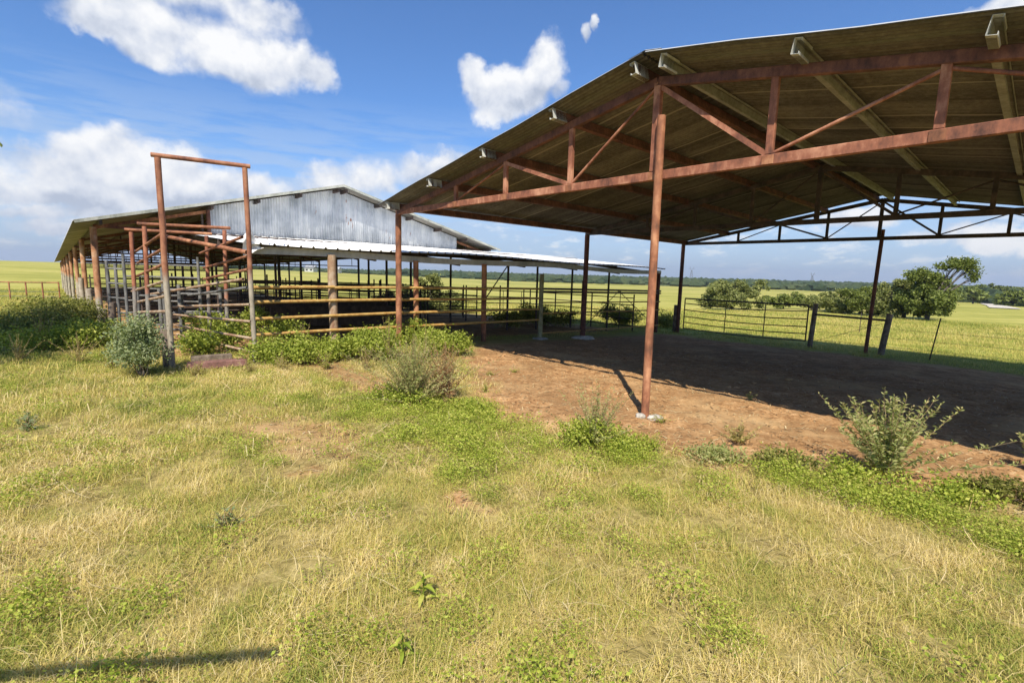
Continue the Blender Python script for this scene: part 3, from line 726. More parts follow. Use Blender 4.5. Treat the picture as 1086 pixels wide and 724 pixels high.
pen_panel(ux(112, 13.5), ux(262, 16), M_dark, 'long dark pipe panel across the barn mouth', rails=6, npost=5)
k_ = 0
for u, v0_, v1_, lab in ((-7.2, -3.5, 1.2, 'dark pipe panel below the streaked gable, near half'), (-7.2, 1.6, 7.2, 'dark pipe panel below the streaked gable, far half'),
                   (-12, -3.8, 1.4, 'dark pipe panel one bay into the barn'), (-12, 1.8, 7.2, 'dark pipe panel one bay in, towards the far wall'),
                   (-18, -4, 1.5, 'dark pipe panel two bays into the barn'), (-18, 1.8, 7.4, 'dark pipe panel two bays in, towards the far wall'), (-26, -4, 7.4, 'faint dark pipe panel deep in the barn'), (-36, -4, 7.4, 'faintest dark pipe panel at the barn end')):
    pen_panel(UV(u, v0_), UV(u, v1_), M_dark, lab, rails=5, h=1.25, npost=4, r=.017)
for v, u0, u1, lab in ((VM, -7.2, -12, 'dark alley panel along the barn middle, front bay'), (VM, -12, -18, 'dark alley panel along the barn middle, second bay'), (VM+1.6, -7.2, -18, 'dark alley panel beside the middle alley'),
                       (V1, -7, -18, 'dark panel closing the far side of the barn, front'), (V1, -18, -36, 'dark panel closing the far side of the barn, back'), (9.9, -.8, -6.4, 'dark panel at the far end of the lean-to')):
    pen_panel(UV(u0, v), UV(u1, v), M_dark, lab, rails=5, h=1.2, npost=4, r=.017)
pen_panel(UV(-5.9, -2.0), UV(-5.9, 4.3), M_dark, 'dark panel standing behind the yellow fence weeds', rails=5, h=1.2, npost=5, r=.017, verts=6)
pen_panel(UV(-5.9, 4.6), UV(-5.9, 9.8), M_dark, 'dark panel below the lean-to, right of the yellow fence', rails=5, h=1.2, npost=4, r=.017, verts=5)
# feed bunk and stock tank in the shade
fb = empty('feed_bunk', GUV(-4.6, -1.2), 'long dark brown feed bunk in the shade behind the yellow fence', 'feed trough')
b = MB(); g0 = GUV(-4.6, -1.2); z0 = g0.z
for uu, hh in ((-4.9, .62), (-4.3, .52)): b.bar(UV(uu, -1.2, z0+hh/2+.1), UV(uu, 2.4, z0+hh/2+.05), .04, hh)
b.bar(UV(-4.6, -1.2, z0+.12), UV(-4.6, 2.4, z0+.07), .56, .04)
b.build('trough_body', rusty('dark_brown_boards', (.03, .02, .015), (.07, .045, .03), (.13, .09, .06), 5), fb)
for v in (-1.1, .6, 2.3):
    b = MB(); b.bar(UV(-4.9, v, z0+.02), UV(-4.3, v, z0+.02), .08, .16); b.build('leg', M_wood, fb)
# timbers on the ground in the gate frame
t0, t1 = hit(199, 393), hit(262, 388)
b = MB(); b.bar((t0.x, t0.y, .06), (t1.x, t1.y, .075), .19, .11); o = b.build('timber_beam', M_plank, None, .008)
tag(o, 'long red-brown timber lying across the foot of the gate frame', 'timber')
t0, t1 = hit(203, 386), hit(246, 382)
b = MB(); b.bar((t0.x, t0.y, .07), (t1.x, t1.y, .07), .14, .12); o = b.build('timber_beam', M_wood, None, .008)
tag(o, 'shorter grey-brown timber behind the long red-brown one', 'timber')

# ------------------------------------------------------------------ fence and gate behind the shed
g3 = UV(.25, 11.75)
def wood_post(u, v, h, r, label, lean_=(0, 0), mat=M_wood):
    g = GUV(u, v); b = MB(); b.tube((g.x, g.y, g.z-.2), (g.x+lean_[0], g.y+lean_[1], g.z+h), r, r*.9, n=12, jit=.012)
    o = b.build('fence_post', mat); tag(o, label, 'fence post', 'wooden posts of the fence behind the shed'); return g
wood_post(-.12, 11.66, 1.02, .085, 'short wooden post against the third shed post')
sA = along(866, UV(0, 11.85), T); sB = along(943, UV(0, 11.85), T); sC = along(996, UV(0, 11.85), T)
gA = wood_post(sA, 11.85, 1.35, .075, 'wooden post that latches the tube gate', (.06, 0)); gB = wood_post(sB, 11.85, 1.17, .085, 'stout wooden post beyond the leaning support pole', (.14, 0))
gate = empty('tube_gate', GUV(.2, 11.85), 'six-bar tube gate hung between the shed post and a wooden post', 'gate')
gu0, gu1 = .12, sA-.14; zt = G(gA.x, gA.y); z0_ = GUV(.2, 11.85).z
def gp(f_, z): u = gu0+(gu1-gu0)*f_; return UV(u, 11.85+.15*math.sin(f_*3.1), z+z0_*(1-f_)+zt*f_)
for k, z in enumerate((1.28, 1.10, .86, .62, .40, .18)):
    b = MB()
    for q in range(8):
        sgz = -.07*math.sin(math.pi*q/8)*(1 if k else .25); sg2 = -.07*math.sin(math.pi*(q+1)/8)*(1 if k else .25)
        b.tube(gp(q/8, z+sgz), gp((q+1)/8, z+sg2), .025 if k == 0 else .017, n=8)
    b.build('bar', M_dark, gate)
for f_ in (0, .36, .68, 1):
    b = MB(); b.tube(gp(f_, .16), gp(f_, 1.28), .022 if f_ in (0, 1) else .016, n=8); b.build('upright', M_dark, gate)
rw = empty('post_and_rail', gA, 'single dark pipe rail joining two wooden posts, with slack wires below', 'fence')
b = MB(); b.tube((gA.x, gA.y, gA.z+1.02), (gB.x+.1, gB.y, gB.z+.98), .03, n=8); b.build('rail', M_dark, rw)
gC = GUV(sC, 11.85)
for z in (.25, .5, .75): 
    b = MB(); b.tube((gA.x, gA.y, gA.z+z), (gB.x, gB.y, gB.z+z), .004, n=5); b.tube((gB.x, gB.y, gB.z+z), (gC.x, gC.y, gC.z+z), .004, n=5); 
    gD = GUV(sC+5, 11.85); b.tube((gC.x, gC.y, gC.z+z), (gD.x, gD.y, gD.z+z), .004, n=5); b.build('wire', M_grey, rw)
b = MB(); b.tube((gA.x, gA.y, gA.z+.15), (gB.x, gB.y, gB.z+.9), .006, n=5); b.build('wire', M_grey, rw)
def tpost(g, h, lx, label):
    e = empty('steel_fence_post', g, label, 'fence post', 'thin steel fence posts beyond the shed')
    b = MB(); b.bar((g.x, g.y, g.z-.2), (g.x+lx, g.y, g.z+h), .04, .012, upv=T); b.bar(Vector((g.x, g.y, g.z-.2))+B*.012, Vector((g.x+lx, g.y, g.z+h))+B*.012, .012, .03, upv=T); b.build('shaft', M_dark, e)
    return e
tpost(gC, 1.14, .17, 'thin leaning steel post nearest the shed corner')
tpost(hit(911, 354), 1.0, .0, 'thin steel post seen past the pipe rail')
# small mesh yard fence beyond the pen (left of the tube gate)
# fence in the left field
ff_ = empty('field_fence', hit(-60, 322), 'low rusty pipe and wire fence crossing the left field', 'fence')
A_, B_ = hit(-60, 318.5), hit(64, 319.5)
for z in (.98, .5, .25):
    b = MB(); b.tube((A_.x, A_.y, A_.z+z), (B_.x, B_.y, B_.z+z), .03 if z > .9 else .012, n=6); b.build('rail', M_post if z > .9 else M_grey, ff_)
for f_ in np.linspace(0, 1, 8):
    p = A_.lerp(B_, float(f_)); b = MB(); g = G(p.x, p.y); b.tube((p.x, p.y, g-.2), (p.x, p.y, g+1.02), .035, n=6); b.build('post', M_post, ff_)
# stubby wooden posts beside the barn
for px, py, h, lab in ((88.5, 337, 1.25, 'pale split wooden post beside the second barn post'), (96.5, 343, .95, 'short split wooden post between the first two barn posts'), (110.5, 352, .55, 'pale stub leaning on the barn corner post'), (120, 356, .75, 'thick grey stub right of the barn corner post')):
    g = hit(px, py); b = MB(); b.tube((g.x, g.y, g.z-.2), (g.x+.03, g.y, g.z+h), .085, .07, n=9, jit=.015); o = b.build('stub_post', M_wood if px > 115 else rusty('pale_wood', (.2, .16, .12), (.38, .32, .25), (.5, .45, .37), 6)); tag(o, lab, 'post', 'old wooden stub posts by the barn corner')

# ------------------------------------------------------------------ foliage
def leaf_quads(P, size, flat=0.0, aspect=2.2, N=None, droop=0.0):
    """P Nx3 leaf positions -> verts, faces, rand: each leaf a folded pair of quads"""
    n = len(P); d = rs.normal(size=(n, 3)); d[:, 2] = d[:, 2]*(1-flat)+.15; d /= np.linalg.norm(d, axis=1)[:, None]
    a = rs.normal(size=(n, 3)); a -= (a*d).sum(1)[:, None]*d; a /= np.linalg.norm(a, axis=1)[:, None]
    s_ = size*rs.uniform(.6, 1.35, n)[:, None]; nrm = np.cross(d, a)
    b0 = P-d*s_*.5; tip = P+d*s_*.5-np.array([0, 0, 1])*s_*droop; lft = P+a*s_/aspect*.5+nrm*s_*.08; rgt = P-a*s_/aspect*.5+nrm*s_*.08
    V = np.stack([b0, lft, tip, rgt], 1).reshape(-1, 3); k = np.arange(n)*4
    F = np.stack([k, k+1, k+2, k+3], -1)
    r_ = np.repeat(rs.uniform(0, 1, n), 4); return V, F, r_
def clump_pts(n, c, ex, nclump, cr, low=0.0, shell=.5):
    """points gathered in clumps spread through an ellipsoid shell"""
    cc = rs.normal(size=(nclump, 3)); cc /= np.linalg.norm(cc, axis=1)[:, None]; cc *= rs.uniform(shell, 1, nclump)[:, None]
    cc[:, 2] = np.where(cc[:, 2] < low, low+(rs.uniform(0, 1, nclump))*.5, cc[:, 2]); cc = cc*np.array(ex)+np.array(c)
    sz = rs.uniform(.45, 1.3, nclump)*cr; id_ = rs.choice(nclump, n, p=sz**2/(sz**2).sum())
    q = np.clip(rs.normal(size=(n, 3))*.5, -1.05, 1.05); q[:, 2] *= .75
    return cc[id_]+q*sz[id_][:, None], cc
def bush(name, base, ex, n, leaf, mat, label, cat='bush', stems=7, nclump=26, cr=.22, group=None, aspect=2.0, flat=.2, stemmat=None, shell=.35):
    e = empty(name, base, label, cat, group)
    P, cc = clump_pts(n, (0, 0, ex[2]*.62), (ex[0], ex[1], ex[2]*.55), nclump, cr, low=-.7, shell=shell)
    P = P[P[:, 2] > .0]; V, F, r_ = leaf_quads(P, leaf, flat, aspect)
    np_mesh('foliage', V, F, mat, e, attrs={'rand': r_})
    b = MB()
    for k in range(stems):
        c = Vector(cc[k % len(cc)]); b0 = Vector((rnd.uniform(-.12, .12)*ex[0], rnd.uniform(-.12, .12)*ex[1], -.05)); mid = b0.lerp(c, .5)+Vector((0, 0, .1*ex[2]))
        b.tube(b0+base, mid+base, .010, .007, n=5); b.tube(mid+base, c+base, .007, .003, n=5)
    b.build('stem', stemmat or M_wood, e); return e
def spiky(name, base, n_st, ht, spread, mat, label, leaf=.06, per=60, group=None, cat='shrub', bare=.25):
    """upright weed: many arching stems each carrying narrow leaves along its upper part"""
    e = empty(name, base, label, cat, group); b = MB(); PP = []; DD = []
    for k in range(n_st):
        a = rnd.uniform(0, 6.283); out = abs(rnd.gauss(0, .6))*spread; h = ht*rnd.uniform(.55, 1.05)*(1-.3*min(1, out/spread/1.5))
        p0 = Vector((rnd.gauss(0, .02), rnd.gauss(0, .02), -.03)); p3 = Vector((math.cos(a)*out, math.sin(a)*out, h)); p1 = Vector((p3.x*.25, p3.y*.25, h*.4)); 
        prev = p0; pts = []
        for q in range(1, 9):
            t = q/8; c = p0*(1-t)**2+p1*2*t*(1-t)+p3*t*t; c += Vector((rnd.gauss(0, .006), rnd.gauss(0, .006), 0)); b.tube(prev+base, c+base, .005*(1-t*.7), .005*(1-t*.7)-.0004, n=4, cap=False); pts.append((t, c)); prev = c
        for q in range(per):
            t = bare+(1-bare)*rnd.random(); c = p0*(1-t)**2+p1*2*t*(1-t)+p3*t*t
            az = rnd.uniform(0, 6.283); dv = Vector((math.cos(az), math.sin(az), rnd.uniform(.3, 1.2))).normalized(); s_ = leaf*rnd.uniform(.5, 1.2)*(1.15-.5*t)
            PP.append(c); DD.append(dv*s_)
        # side twigs
    PP = np.array(PP); DD = np.array(DD); n = len(PP); side = np.cross(DD, rs.normal(size=(n, 3))); side /= np.linalg.norm(side, axis=1)[:, None]; ln = np.linalg.norm(DD, axis=1)[:, None]
    V = np.stack([PP, PP+DD*.5+side*ln*.14, PP+DD-np.array([0, 0, 1])*ln*.15, PP+DD*.5-side*ln*.14], 1).reshape(-1, 3); k = np.arange(n)*4
    np_mesh('foliage', V, np.stack([k, k+1, k+2, k+3], -1), mat, e, attrs={'rand': np.repeat(rs.uniform(0, 1, n), 4)})
    b.build('stem', rusty('stem_brown', (.16, .10, .05), (.32, .21, .11), (.44, .33, .19), 8) if 'stem_brown' not in bpy.data.materials else bpy.data.materials['stem_brown'], e); return e
# shrub at right, before the dark soil
spiky('weedy_shrub', hit(938, 508), 64, .78, .64, L_shrub, 'upright willowy weed with reddish stem tips, tallest before the shed floor', leaf=.07, per=85, bare=.18)
spiky('weedy_shrub', hit(630, 474), 60, .66, .50, L_shrub, 'thin brown-stemmed weed in front of the leaning pole', leaf=.045, per=46, bare=.12)
spiky('weedy_shrub', hit(796, 425), 7, .16, .09, L_shrub, 'tiny sprig at the edge of the roof shadow', leaf=.04, per=24)
spiky('weedy_shrub', hit(1098, 500), 16, .5, .25, L_shrub, 'willowy weed cut by the right edge of the view', leaf=.07, per=60)
spiky('weedy_shrub', hit(1105, 545), 14, .3, .25, L_bush, 'low dark weed at the right edge below the willowy one', leaf=.06, per=60)
for px, py, ln, tt in ((790, 470, 'low'), (700, 470, 'x'), (850, 500, 'x')) and ((782, 470, .22, 'brownish weed tuft between the pole and the willowy shrub'), (880, 512, .2, 'greenish weed tuft at the foot of the willowy shrub'), (840, 495, .15, 'small weed tuft left of the willowy shrub')):
    spiky('weed_tuft', hit(px, py), 16, ln, .3, L_dry if px == 782 else L_gtr, tt, leaf=.045, per=40, cat='weed')
spiky('weed_tuft', hit(690, 478), 14, .16, .25, L_gtr, 'green weed tuft below the leaning pole', leaf=.045, per=40, cat='weed')
spiky('weed_tuft', hit(1035, 525), 14, .12, .3, L_bush, 'flat dark green weed right of the willowy shrub', leaf=.06, per=50, cat='weed')
# dry weed in the middle
spiky('dry_weed', hit(438, 428), 200, .84, .85, L_shrub, 'straw and olive coloured dry weed at the corner of the bare soil', leaf=.05, per=50, cat='weed')
spiky('dry_weed', hit(472, 426), 90, .80, .42, leaf_mat('brown_dead_leaves', [(.2, .10, .04), (.36, .2, .09), (.46, .28, .13), (.5, .36, .2)]), 'russet brown dead weed beside the olive dry weed', leaf=.05, per=40, cat='weed')
# grey green bush by the gate frame
g = hit(153, 399); bush('leafy_bush', g, (.44, .40, .80), 6200, .048, L_grey, 'pale grey-green leafy bush at the left foot of the gate frame', nclump=60, cr=.17, shell=.05, stems=22, flat=.1)
# weeds under the fence
vines = [(214, 378, .5, .42, 'green weeds inside the gate frame behind the timbers'), (246, 374, .45, .55, 'green weeds at the right gate post'), (290, 388, .42, .34, 'green weeds right of the gate frame'),
         (322, 387, .45, .42, 'green weeds below the first yellow fence bay'), (352, 385, .35, .30, 'lowest green weeds, before the pale fence post'), (380, 384, .42, .48, 'green weeds just right of the pale fence post'), (408, 384, .4, .55, 'taller green weeds left of the red shed post'), (458, 380, .45, .52, 'brightest green vine heap right of the red shed post'),
         (484, 378, .36, .40, 'trailing green vine at the edge of the bare soil'), (300, 372, .8, .55, 'greener weeds behind the first yellow fence bay'), (270, 356, .5, .8, 'weeds climbing behind the gate frame'), (225, 362, .6, .6, 'weeds growing in the cattle chute'), (432, 368, .8, .5, 'weeds behind the red shed post')]
for px, py, w_, h_, lab in vines:
    g = hit(px, py); g = g+Vector((g.x, g.y, 0)).normalized()*.25; g.z = G(g.x, g.y)
    bush('weed_clump', g, (w_*rnd.uniform(.85, 1.1), .42, h_*rnd.uniform(.8, 1.1)), 2900, .045, L_vine, lab, cat='weeds', group='green weeds along the yellow fence', nclump=46, cr=.17, stems=9, aspect=1.5, flat=.3, shell=.1)
for px, py, w_, h_, lab in ((540, 352, .5, .5, 'dark weeds by the lean-to posts'), (590, 349, 1.0, .55, 'dark hedge of weeds behind the fence, left'), (646, 347, 1.0, .7, 'dark weeds behind the inverted V brace'), (664, 348, .6, .6, 'dark weeds at the lean-to end post'), (706, 350, .5, .5, 'sparse weeds between lean-to and tube gate'), (566, 347, .8, .6, 'dark hedge of weeds behind the mossy post')):
    g = hit(px, py); g = g+Vector((g.x, g.y, 0)).normalized()*1.2; g.z = G(g.x, g.y)
    bush('weed_clump', g, (w_, .6, h_), 2600, .08, L_bush, lab, cat='weeds', group='darker weeds behind the lean-to posts', nclump=26, cr=.25, stems=4)
# big bush on the left, by the barn side
for px, py, w_, h_, n_, lab in ((34, 364, 1.1, .40, 6500, 'big sprawling olive bush beside the barn posts'), (72, 358, .7, .62, 5000, 'taller bush climbing against the barn side'), (-8, 368, 1.1, .38, 4500, 'bush cut by the left edge of the view'), (104, 370, .5, .42, 4000, 'low bright bush at the foot of the barn corner post'), (50, 374, .9, .34, 4000, 'low bright skirt of leaves in front of the sprawling bush')):
    g = hit(px, py); g = g+Vector((g.x, g.y, 0)).normalized()*.5; g.z = G(g.x, g.y)
    bush('leafy_bush', g, (w_, .8, h_), n_, .055, L_vine if px in (104, 50) else L_bush, lab, nclump=70, cr=.24, group='bushes beside the barn', shell=.15, stems=12)
for px, py, w_, h_, lab in ((66, 348, .9, .66, 'bush further along the barn side'), (28, 346, 1.3, .42, 'bush behind the sprawling olive one')):
    g = hit(px, py); bush('leafy_bush', g, (w_, .9, h_), 5000, .07, L_bush, lab, nclump=50, cr=.26, group='bushes beside the barn')

# ------------------------------------------------------------------ trees
M_bark = rusty('bark', (.03, .025, .02), (.065, .055, .045), (.12, .10, .085), 8)
def tree(name, base, ht, crown, n, leaf, mat, label, trunk_r=.14, lobes=None, lean_=(0, 0), group=None, cr=.5, nclump=40, aspect=1.6):
    """crown: list of (dx, dy, z, rx, ry, rz) lobes in metres"""
    e = empty(name, base, label, 'tree', group); b = MB(); PP = []; tot = sum((c[3]*c[4]*c[5])**.6 for c in crown)
    fork = Vector((lean_[0]*.4, lean_[1]*.4, ht*.28)); b.tube(base+Vector((0, 0, -.2)), base+fork, trunk_r, trunk_r*.75, n=9, jit=.03)
    for c in crown:
        k = (c[3]*c[4]*c[5])**.6/tot; P, cc = clump_pts(int(n*k)+30, c[:3], c[3:6], max(9, int(nclump*k)), cr, low=-.8, shell=.45); PP.append(P)
        mid = fork.lerp(Vector(c[:3]), .5)+Vector((rnd.gauss(0, .1), rnd.gauss(0, .1), .1)); b.tube(base+fork, base+mid, trunk_r*.55, trunk_r*.38, n=7); b.tube(base+mid, base+Vector(c[:3]), trunk_r*.38, trunk_r*.15, n=6)
        for q in cc[:9]:
            b.tube(base+mid.lerp(Vector(c[:3]), rnd.random()), base+Vector(q), trunk_r*.16, trunk_r*.04, n=5)
    b.build('trunk', M_bark, e); P = np.concatenate(PP); P = P[P[:, 2] > .1]; V, F, r_ = leaf_quads(P, leaf, .2, aspect)
    np_mesh('crown', V, F, mat, e, attrs={'rand': r_}); return e
def far_px(px, py, Z):
    """point at depth Z on photo point"""
    d = ray(px, py); return Cpos+d*(Z/d.y)
def ptree(px, pyb, lobes_px, Z, n, leaf, mat, label, trunk_r=.2, cr=.5, nclump=50, group=None, name='tree'):
    b0 = far_px(px, pyb, Z); g = GP(b0.x, b0.y); cr_ = []
    m = Z/FPX
    for (lx, ly, rx, ry) in lobes_px:
        p = far_px(lx, ly, Z); cr_.append((p.x-g.x, rnd.uniform(-.5, .5)*rx*m, p.z-g.z, rx*m, rx*m*.8, ry*m))
    ht = max(c[2] for c in cr_); return tree(name, g, ht, cr_, n, leaf, mat, label, trunk_r, cr=cr*.62, nclump=nclump, group=group)
GR = 'trees in the pasture behind the shed'
ptree(983, 338, [(985, 314, 24, 15), (985, 328, 22, 8), (968, 318, 14, 14), (992, 300, 16, 12), (1008, 283, 12, 6), (1020, 279, 8, 4), (1029, 284, 6, 6), (1034, 294, 3, 8), (976, 292, 14, 8), (1000, 325, 14, 9), (1006, 318, 8, 12)], 42, 21000, .19, L_tree, 'live oak with one long arching branch, tallest tree behind the shed', .2, .7, 130, GR)
ptree(958, 336, [(955, 314, 22, 15), (950, 328, 22, 9), (938, 318, 14, 12), (962, 301, 12, 8)], 44, 15000, .18, L_mes, 'rounded tree touching the left side of the arching oak', .2, .7, 70, GR)
ptree(925, 336, [(925, 316, 18, 12), (922, 328, 18, 8), (910, 318, 14, 12)], 47, 12000, .18, L_tree, 'dense tree behind the leaning support pole', .2, .7, 60, GR)
ptree(893, 334, [(893, 318, 17, 11), (893, 327, 15, 7), (880, 322, 12, 9)], 50, 8000, .18, L_mes, 'pale mesquite above the pipe rail', .15, .7, 50, GR)
ptree(775, 331, [(757, 310, 15, 10), (775, 306, 20, 10), (778, 318, 28, 10), (798, 308, 13, 9), (755, 318, 14, 8)], 52, 15000, .2, L_mes, 'wide mesquite clump above the tube gate', .18, .75, 80, GR)
ptree(830, 331, [(820, 318, 12, 7), (842, 317, 12, 8)], 56, 5600, .2, L_tree, 'low bushy tree right of the wide mesquite', .15, .7, 36, GR)
ptree(860, 332, [(862, 321, 12, 6), (876, 320, 10, 7)], 54, 4800, .2, L_mes, 'lowest shrubby tree behind the gate latch post', .12, .7, 36, GR)
ptree(460, 338, [(448, 314, 26, 12), (425, 316, 20, 10), (478, 319, 14, 12), (405, 320, 14, 7), (458, 302, 15, 8), (450, 328, 24, 8)], 27, 19000, .11, L_mes, 'mesquite seen through the lean-to, left of the red shed post', .14, .5, 110, 'trees seen under the lean-to roof')
# out of frame on the left: the tree that shades the grass before the barn
tree('tree', GP(-10.0, 5.4), 4.6, [(-.2, .2, 4.0, 2.1, 2.2, 1.1), (.2, 1.3, 3.6, 1.7, 1.8, .8), (.0, -.6, 3.8, 1.6, 1.8, .8), (-1, 1.6, 3.8, 1.8, 1.8, .9)], 40000, .10, L_tree, 'tree just beyond the left edge of the view, shading the grass', .16, cr=.6, nclump=90)
# unseen frame added behind the viewpoint to cast a bar shadow on the grass
shadow_frame = empty('gate_frame', GP(-3.0, -.6), 'unseen pipe frame added just behind the viewpoint to cast a bar of shadow', 'gate frame')
sv = Vector((shadow_dir.x, shadow_dir.y, 0))*(1.0/math.tan(SUN_EL))
hA, hB = hit(300, 694), hit(40, 716); hA = hA-sv*2.75; hB = hB-sv*2.75
hC = hA+(hB-hA)*2.6
b = MB(); b.bar((hA.x, hA.y, 2.75), (hC.x, hC.y, 2.75), .035, .04); b.build('shadow_bar', M_wood, shadow_frame)
for q in (hA.lerp(hC, .98), hA.lerp(hC, .72)):
    b = MB(); b.tube((q.x, q.y, -.2), (q.x, q.y, 2.7), .06, n=10); b.build('post', M_gate, shadow_frame)

# ------------------------------------------------------------------ distance: woods, scattered trees, towers, houses
def woods():
    V = []; F = []; r_ = []
    bm = bmesh.new(); bmesh.ops.create_icosphere(bm, subdivisions=2, radius=1); bv = np.array([v.co[:] for v in bm.verts]); bf = np.array([[v.index for v in f.verts] for f in bm.faces]); bm.free()
    k = 0; n = 5200
    az = rs.uniform(-30, 56, n); 
    dist = np.where(az < 0, rs.uniform(430, 900, n), rs.uniform(400, 1100, n)); dist = np.where(az > 40, rs.uniform(260, 1100, n), dist)
    for a, d in zip(np.radians(az), dist):
        x, y = d*math.sin(a), d*math.cos(a); s_ = rs.uniform(3.2, 5.8)*(1+.25*(d > 700)); 
        if a < R(-14): s_ *= .55
        q = bv*(1+.28*np.sin(bv[:, [1, 2, 0]]*5+rs.uniform(0, 6))+rs.uniform(-.12, .12, (len(bv), 1))); q = q*np.array([s_*1.15, s_*1.1, s_*.72])+np.array([x, y, float(gh(x, y))+s_*.3]); V.append(q); F.append(bf+k); k += len(bv); r_.append(np.full(len(bv), rs.rand()))
    o = np_mesh('far_woods', np.concatenate(V), np.concatenate(F), leaf_mat('far_woods_leaves', [(.018, .034, .014), (.032, .052, .02), (.05, .07, .028), (.07, .085, .035)], trans=.0, rough=.9), attrs={'rand': np.concatenate(r_)}, smooth=False); tag(o, kind='stuff')
    tag(o, 'dark line of far woods along the horizon', 'woods')
woods()
for px, py, rx, ry, Z, lab in ((1012, 310, 14, 8, 150, 'dark far tree left of the pale road'), (1032, 313, 9, 7, 170, 'small dark far tree at the start of the pale road'), (1075, 318, 16, 9, 140, 'broad dark far tree right of the pale road'), (1100, 320, 14, 9, 135, 'far tree at the right edge of the view'), (1040, 306, 14, 5, 240, 'far tree in front of the horizon woods'), (1064, 308, 12, 5, 240, 'farther tree at the top of the pale road'),
                              (1000, 306, 12, 6, 200, 'far tree just behind the arching oak')):
    ptree(px, py+ry, [(px, py, rx, ry)], Z, 2600, 1.0, L_tree, lab, .3, 2.0, 24, 'dark trees by the far pale road')
def tower(px, Z, hpx, label):
    h0 = H0/2-FPX*math.tan(PITCH)+math.tan(ROLL)*(px-W0/2); p = far_px(px, h0, Z); g = GP(p.x, p.y); h = CAMH-g.z+hpx*Z/FPX
    e = empty('transmission_tower', g, label, 'pylon', 'pylons on the horizon'); b = MB(); r = .3
    w_ = h*.12
    for sx in (-1, 1):
        for sy in (-1, 1): b.tube(g+Vector((sx*w_, sy*w_, 0)), g+Vector((sx*.6, sy*.6, h*.75)), r, r*.7, n=4); 
        b.tube(g+Vector((sx*.6, 0, h*.7)), g+Vector((sx*w_*1.2, 0, h)), r*.8, n=4)
    for q in range(5):
        z1, z2 = h*.75*q/5, h*.75*(q+1)/5; wa, wb = w_+(.6-w_)*q/5, w_+(.6-w_)*(q+1)/5
        b.tube(g+Vector((-wa, 0, z1)), g+Vector((wb, 0, z2)), r*.5, n=4); b.tube(g+Vector((wa, 0, z1)), g+Vector((-wb, 0, z2)), r*.5, n=4)
    b.build('lattice', M_grey, e)
    b = MB(); b.tube(g+Vector((-w_*1.9, 0, h*.86)), g+Vector((w_*1.9, 0, h*.86)), r*.8, n=4); b.build('cross_arm', M_grey, e)
tower(733, 1000, 12, 'faint far pylon above the shed gateway'); tower(861, 900, 9, 'far pylon above the low pasture trees')
def house(px, Z, wpx, label, col):
    p = far_px(px, 290, Z); g = GP(p.x, p.y); w_ = wpx*Z/FPX; e = empty('farmhouse', g, label, 'house', 'tiny far houses')
    b = MB(); b.bar(g+Vector((-w_/2, 0, 1.4)), g+Vector((w_/2, 0, 1.4)), 8, 2.8); b.build('wall', col, e)
    z = 2.8; V = [g+Vector(q) for q in ((-w_/2-.5, -4.5, z), (w_/2+.5, -4.5, z), (w_/2+.5, 4.5, z), (-w_/2-.5, 4.5, z), (-w_/2-.5, 0, z+2), (w_/2+.5, 0, z+2))]
    b = MB(); b.add(V, [(0, 1, 5, 4), (2, 3, 4, 5), (0, 4, 3), (1, 2, 5), (0, 3, 2, 1)]); b.build('roof', M_top, e)
    for q in (-.25, .25):
        b = MB(); b.bar(g+Vector((q*w_-.8, -4.02, 1.5)), g+Vector((q*w_+.8, -4.02, 1.5)), .05, 1.1); b.build('window', M_black, e)
house(330, 380, 9, 'wider of the two tiny far houses, in front of the far woods', M_purl); house(358, 385, 5, 'narrower tiny far house right of the wider one', M_purl)

# ------------------------------------------------------------------ grass: real blades, scattered as instances
src = bpy.data.collections.new('grass_sources')
def tuft(n, h, wdt, spread, name, lie=.5):
    V = []; F = []; Rr = []; k = 0
    for _ in range(n):
        a = rs.uniform(0, 6.283); p = np.array([rs.normal()*spread, rs.normal()*spread, -.01]); L = h*rs.uniform(.45, 1.2); d = np.array([math.cos(a), math.sin(a), 0]); be = rs.uniform(.15, 1.0)**.8*lie*1.6
        sd_ = np.array([-d[1], d[0], 0])*wdt*.5; rv = rs.rand(); segs = 3
        for q in range(segs+1):
            t = q/segs; c = p+d*L*math.sin(be*t)*t+np.array([0, 0, 1])*L*t*math.cos(be*t*1.1); ww = (1-t*.85)
            V += [c+sd_*ww, c-sd_*ww]; Rr += [rv*.8+.2*t]*2
        for q in range(segs): F.append((k+2*q, k+2*q+1, k+2*q+3, k+2*q+2))
        k += 2*(segs+1)
    me = bpy.data.meshes.new(name); me.from_pydata([tuple(v) for v in V], [], F); me.materials.append(M_grass)
    at = me.attributes.new('rand', 'FLOAT', 'POINT'); at.data.foreach_set('value', Rr)
    o = bpy.data.objects.new(name, me); src.objects.link(o)
def herb(n, size, spread, name, mat, hh=.05):
    P = rs.normal(size=(n, 3))*np.array([spread, spread, .018]); P[:, 2] = np.abs(P[:, 2])+.02+rs.uniform(0, hh, n); V, F, r_ = leaf_quads(P, size, .75, 1.7)
    me = bpy.data.meshes.new(name); me.from_pydata(V.tolist(), [], F.tolist()); me.materials.append(mat)
    at = me.attributes.new('rand', 'FLOAT', 'POINT'); at.data.foreach_set('value', r_.astype(np.float32)); o = bpy.data.objects.new(name, me); src.objects.link(o)
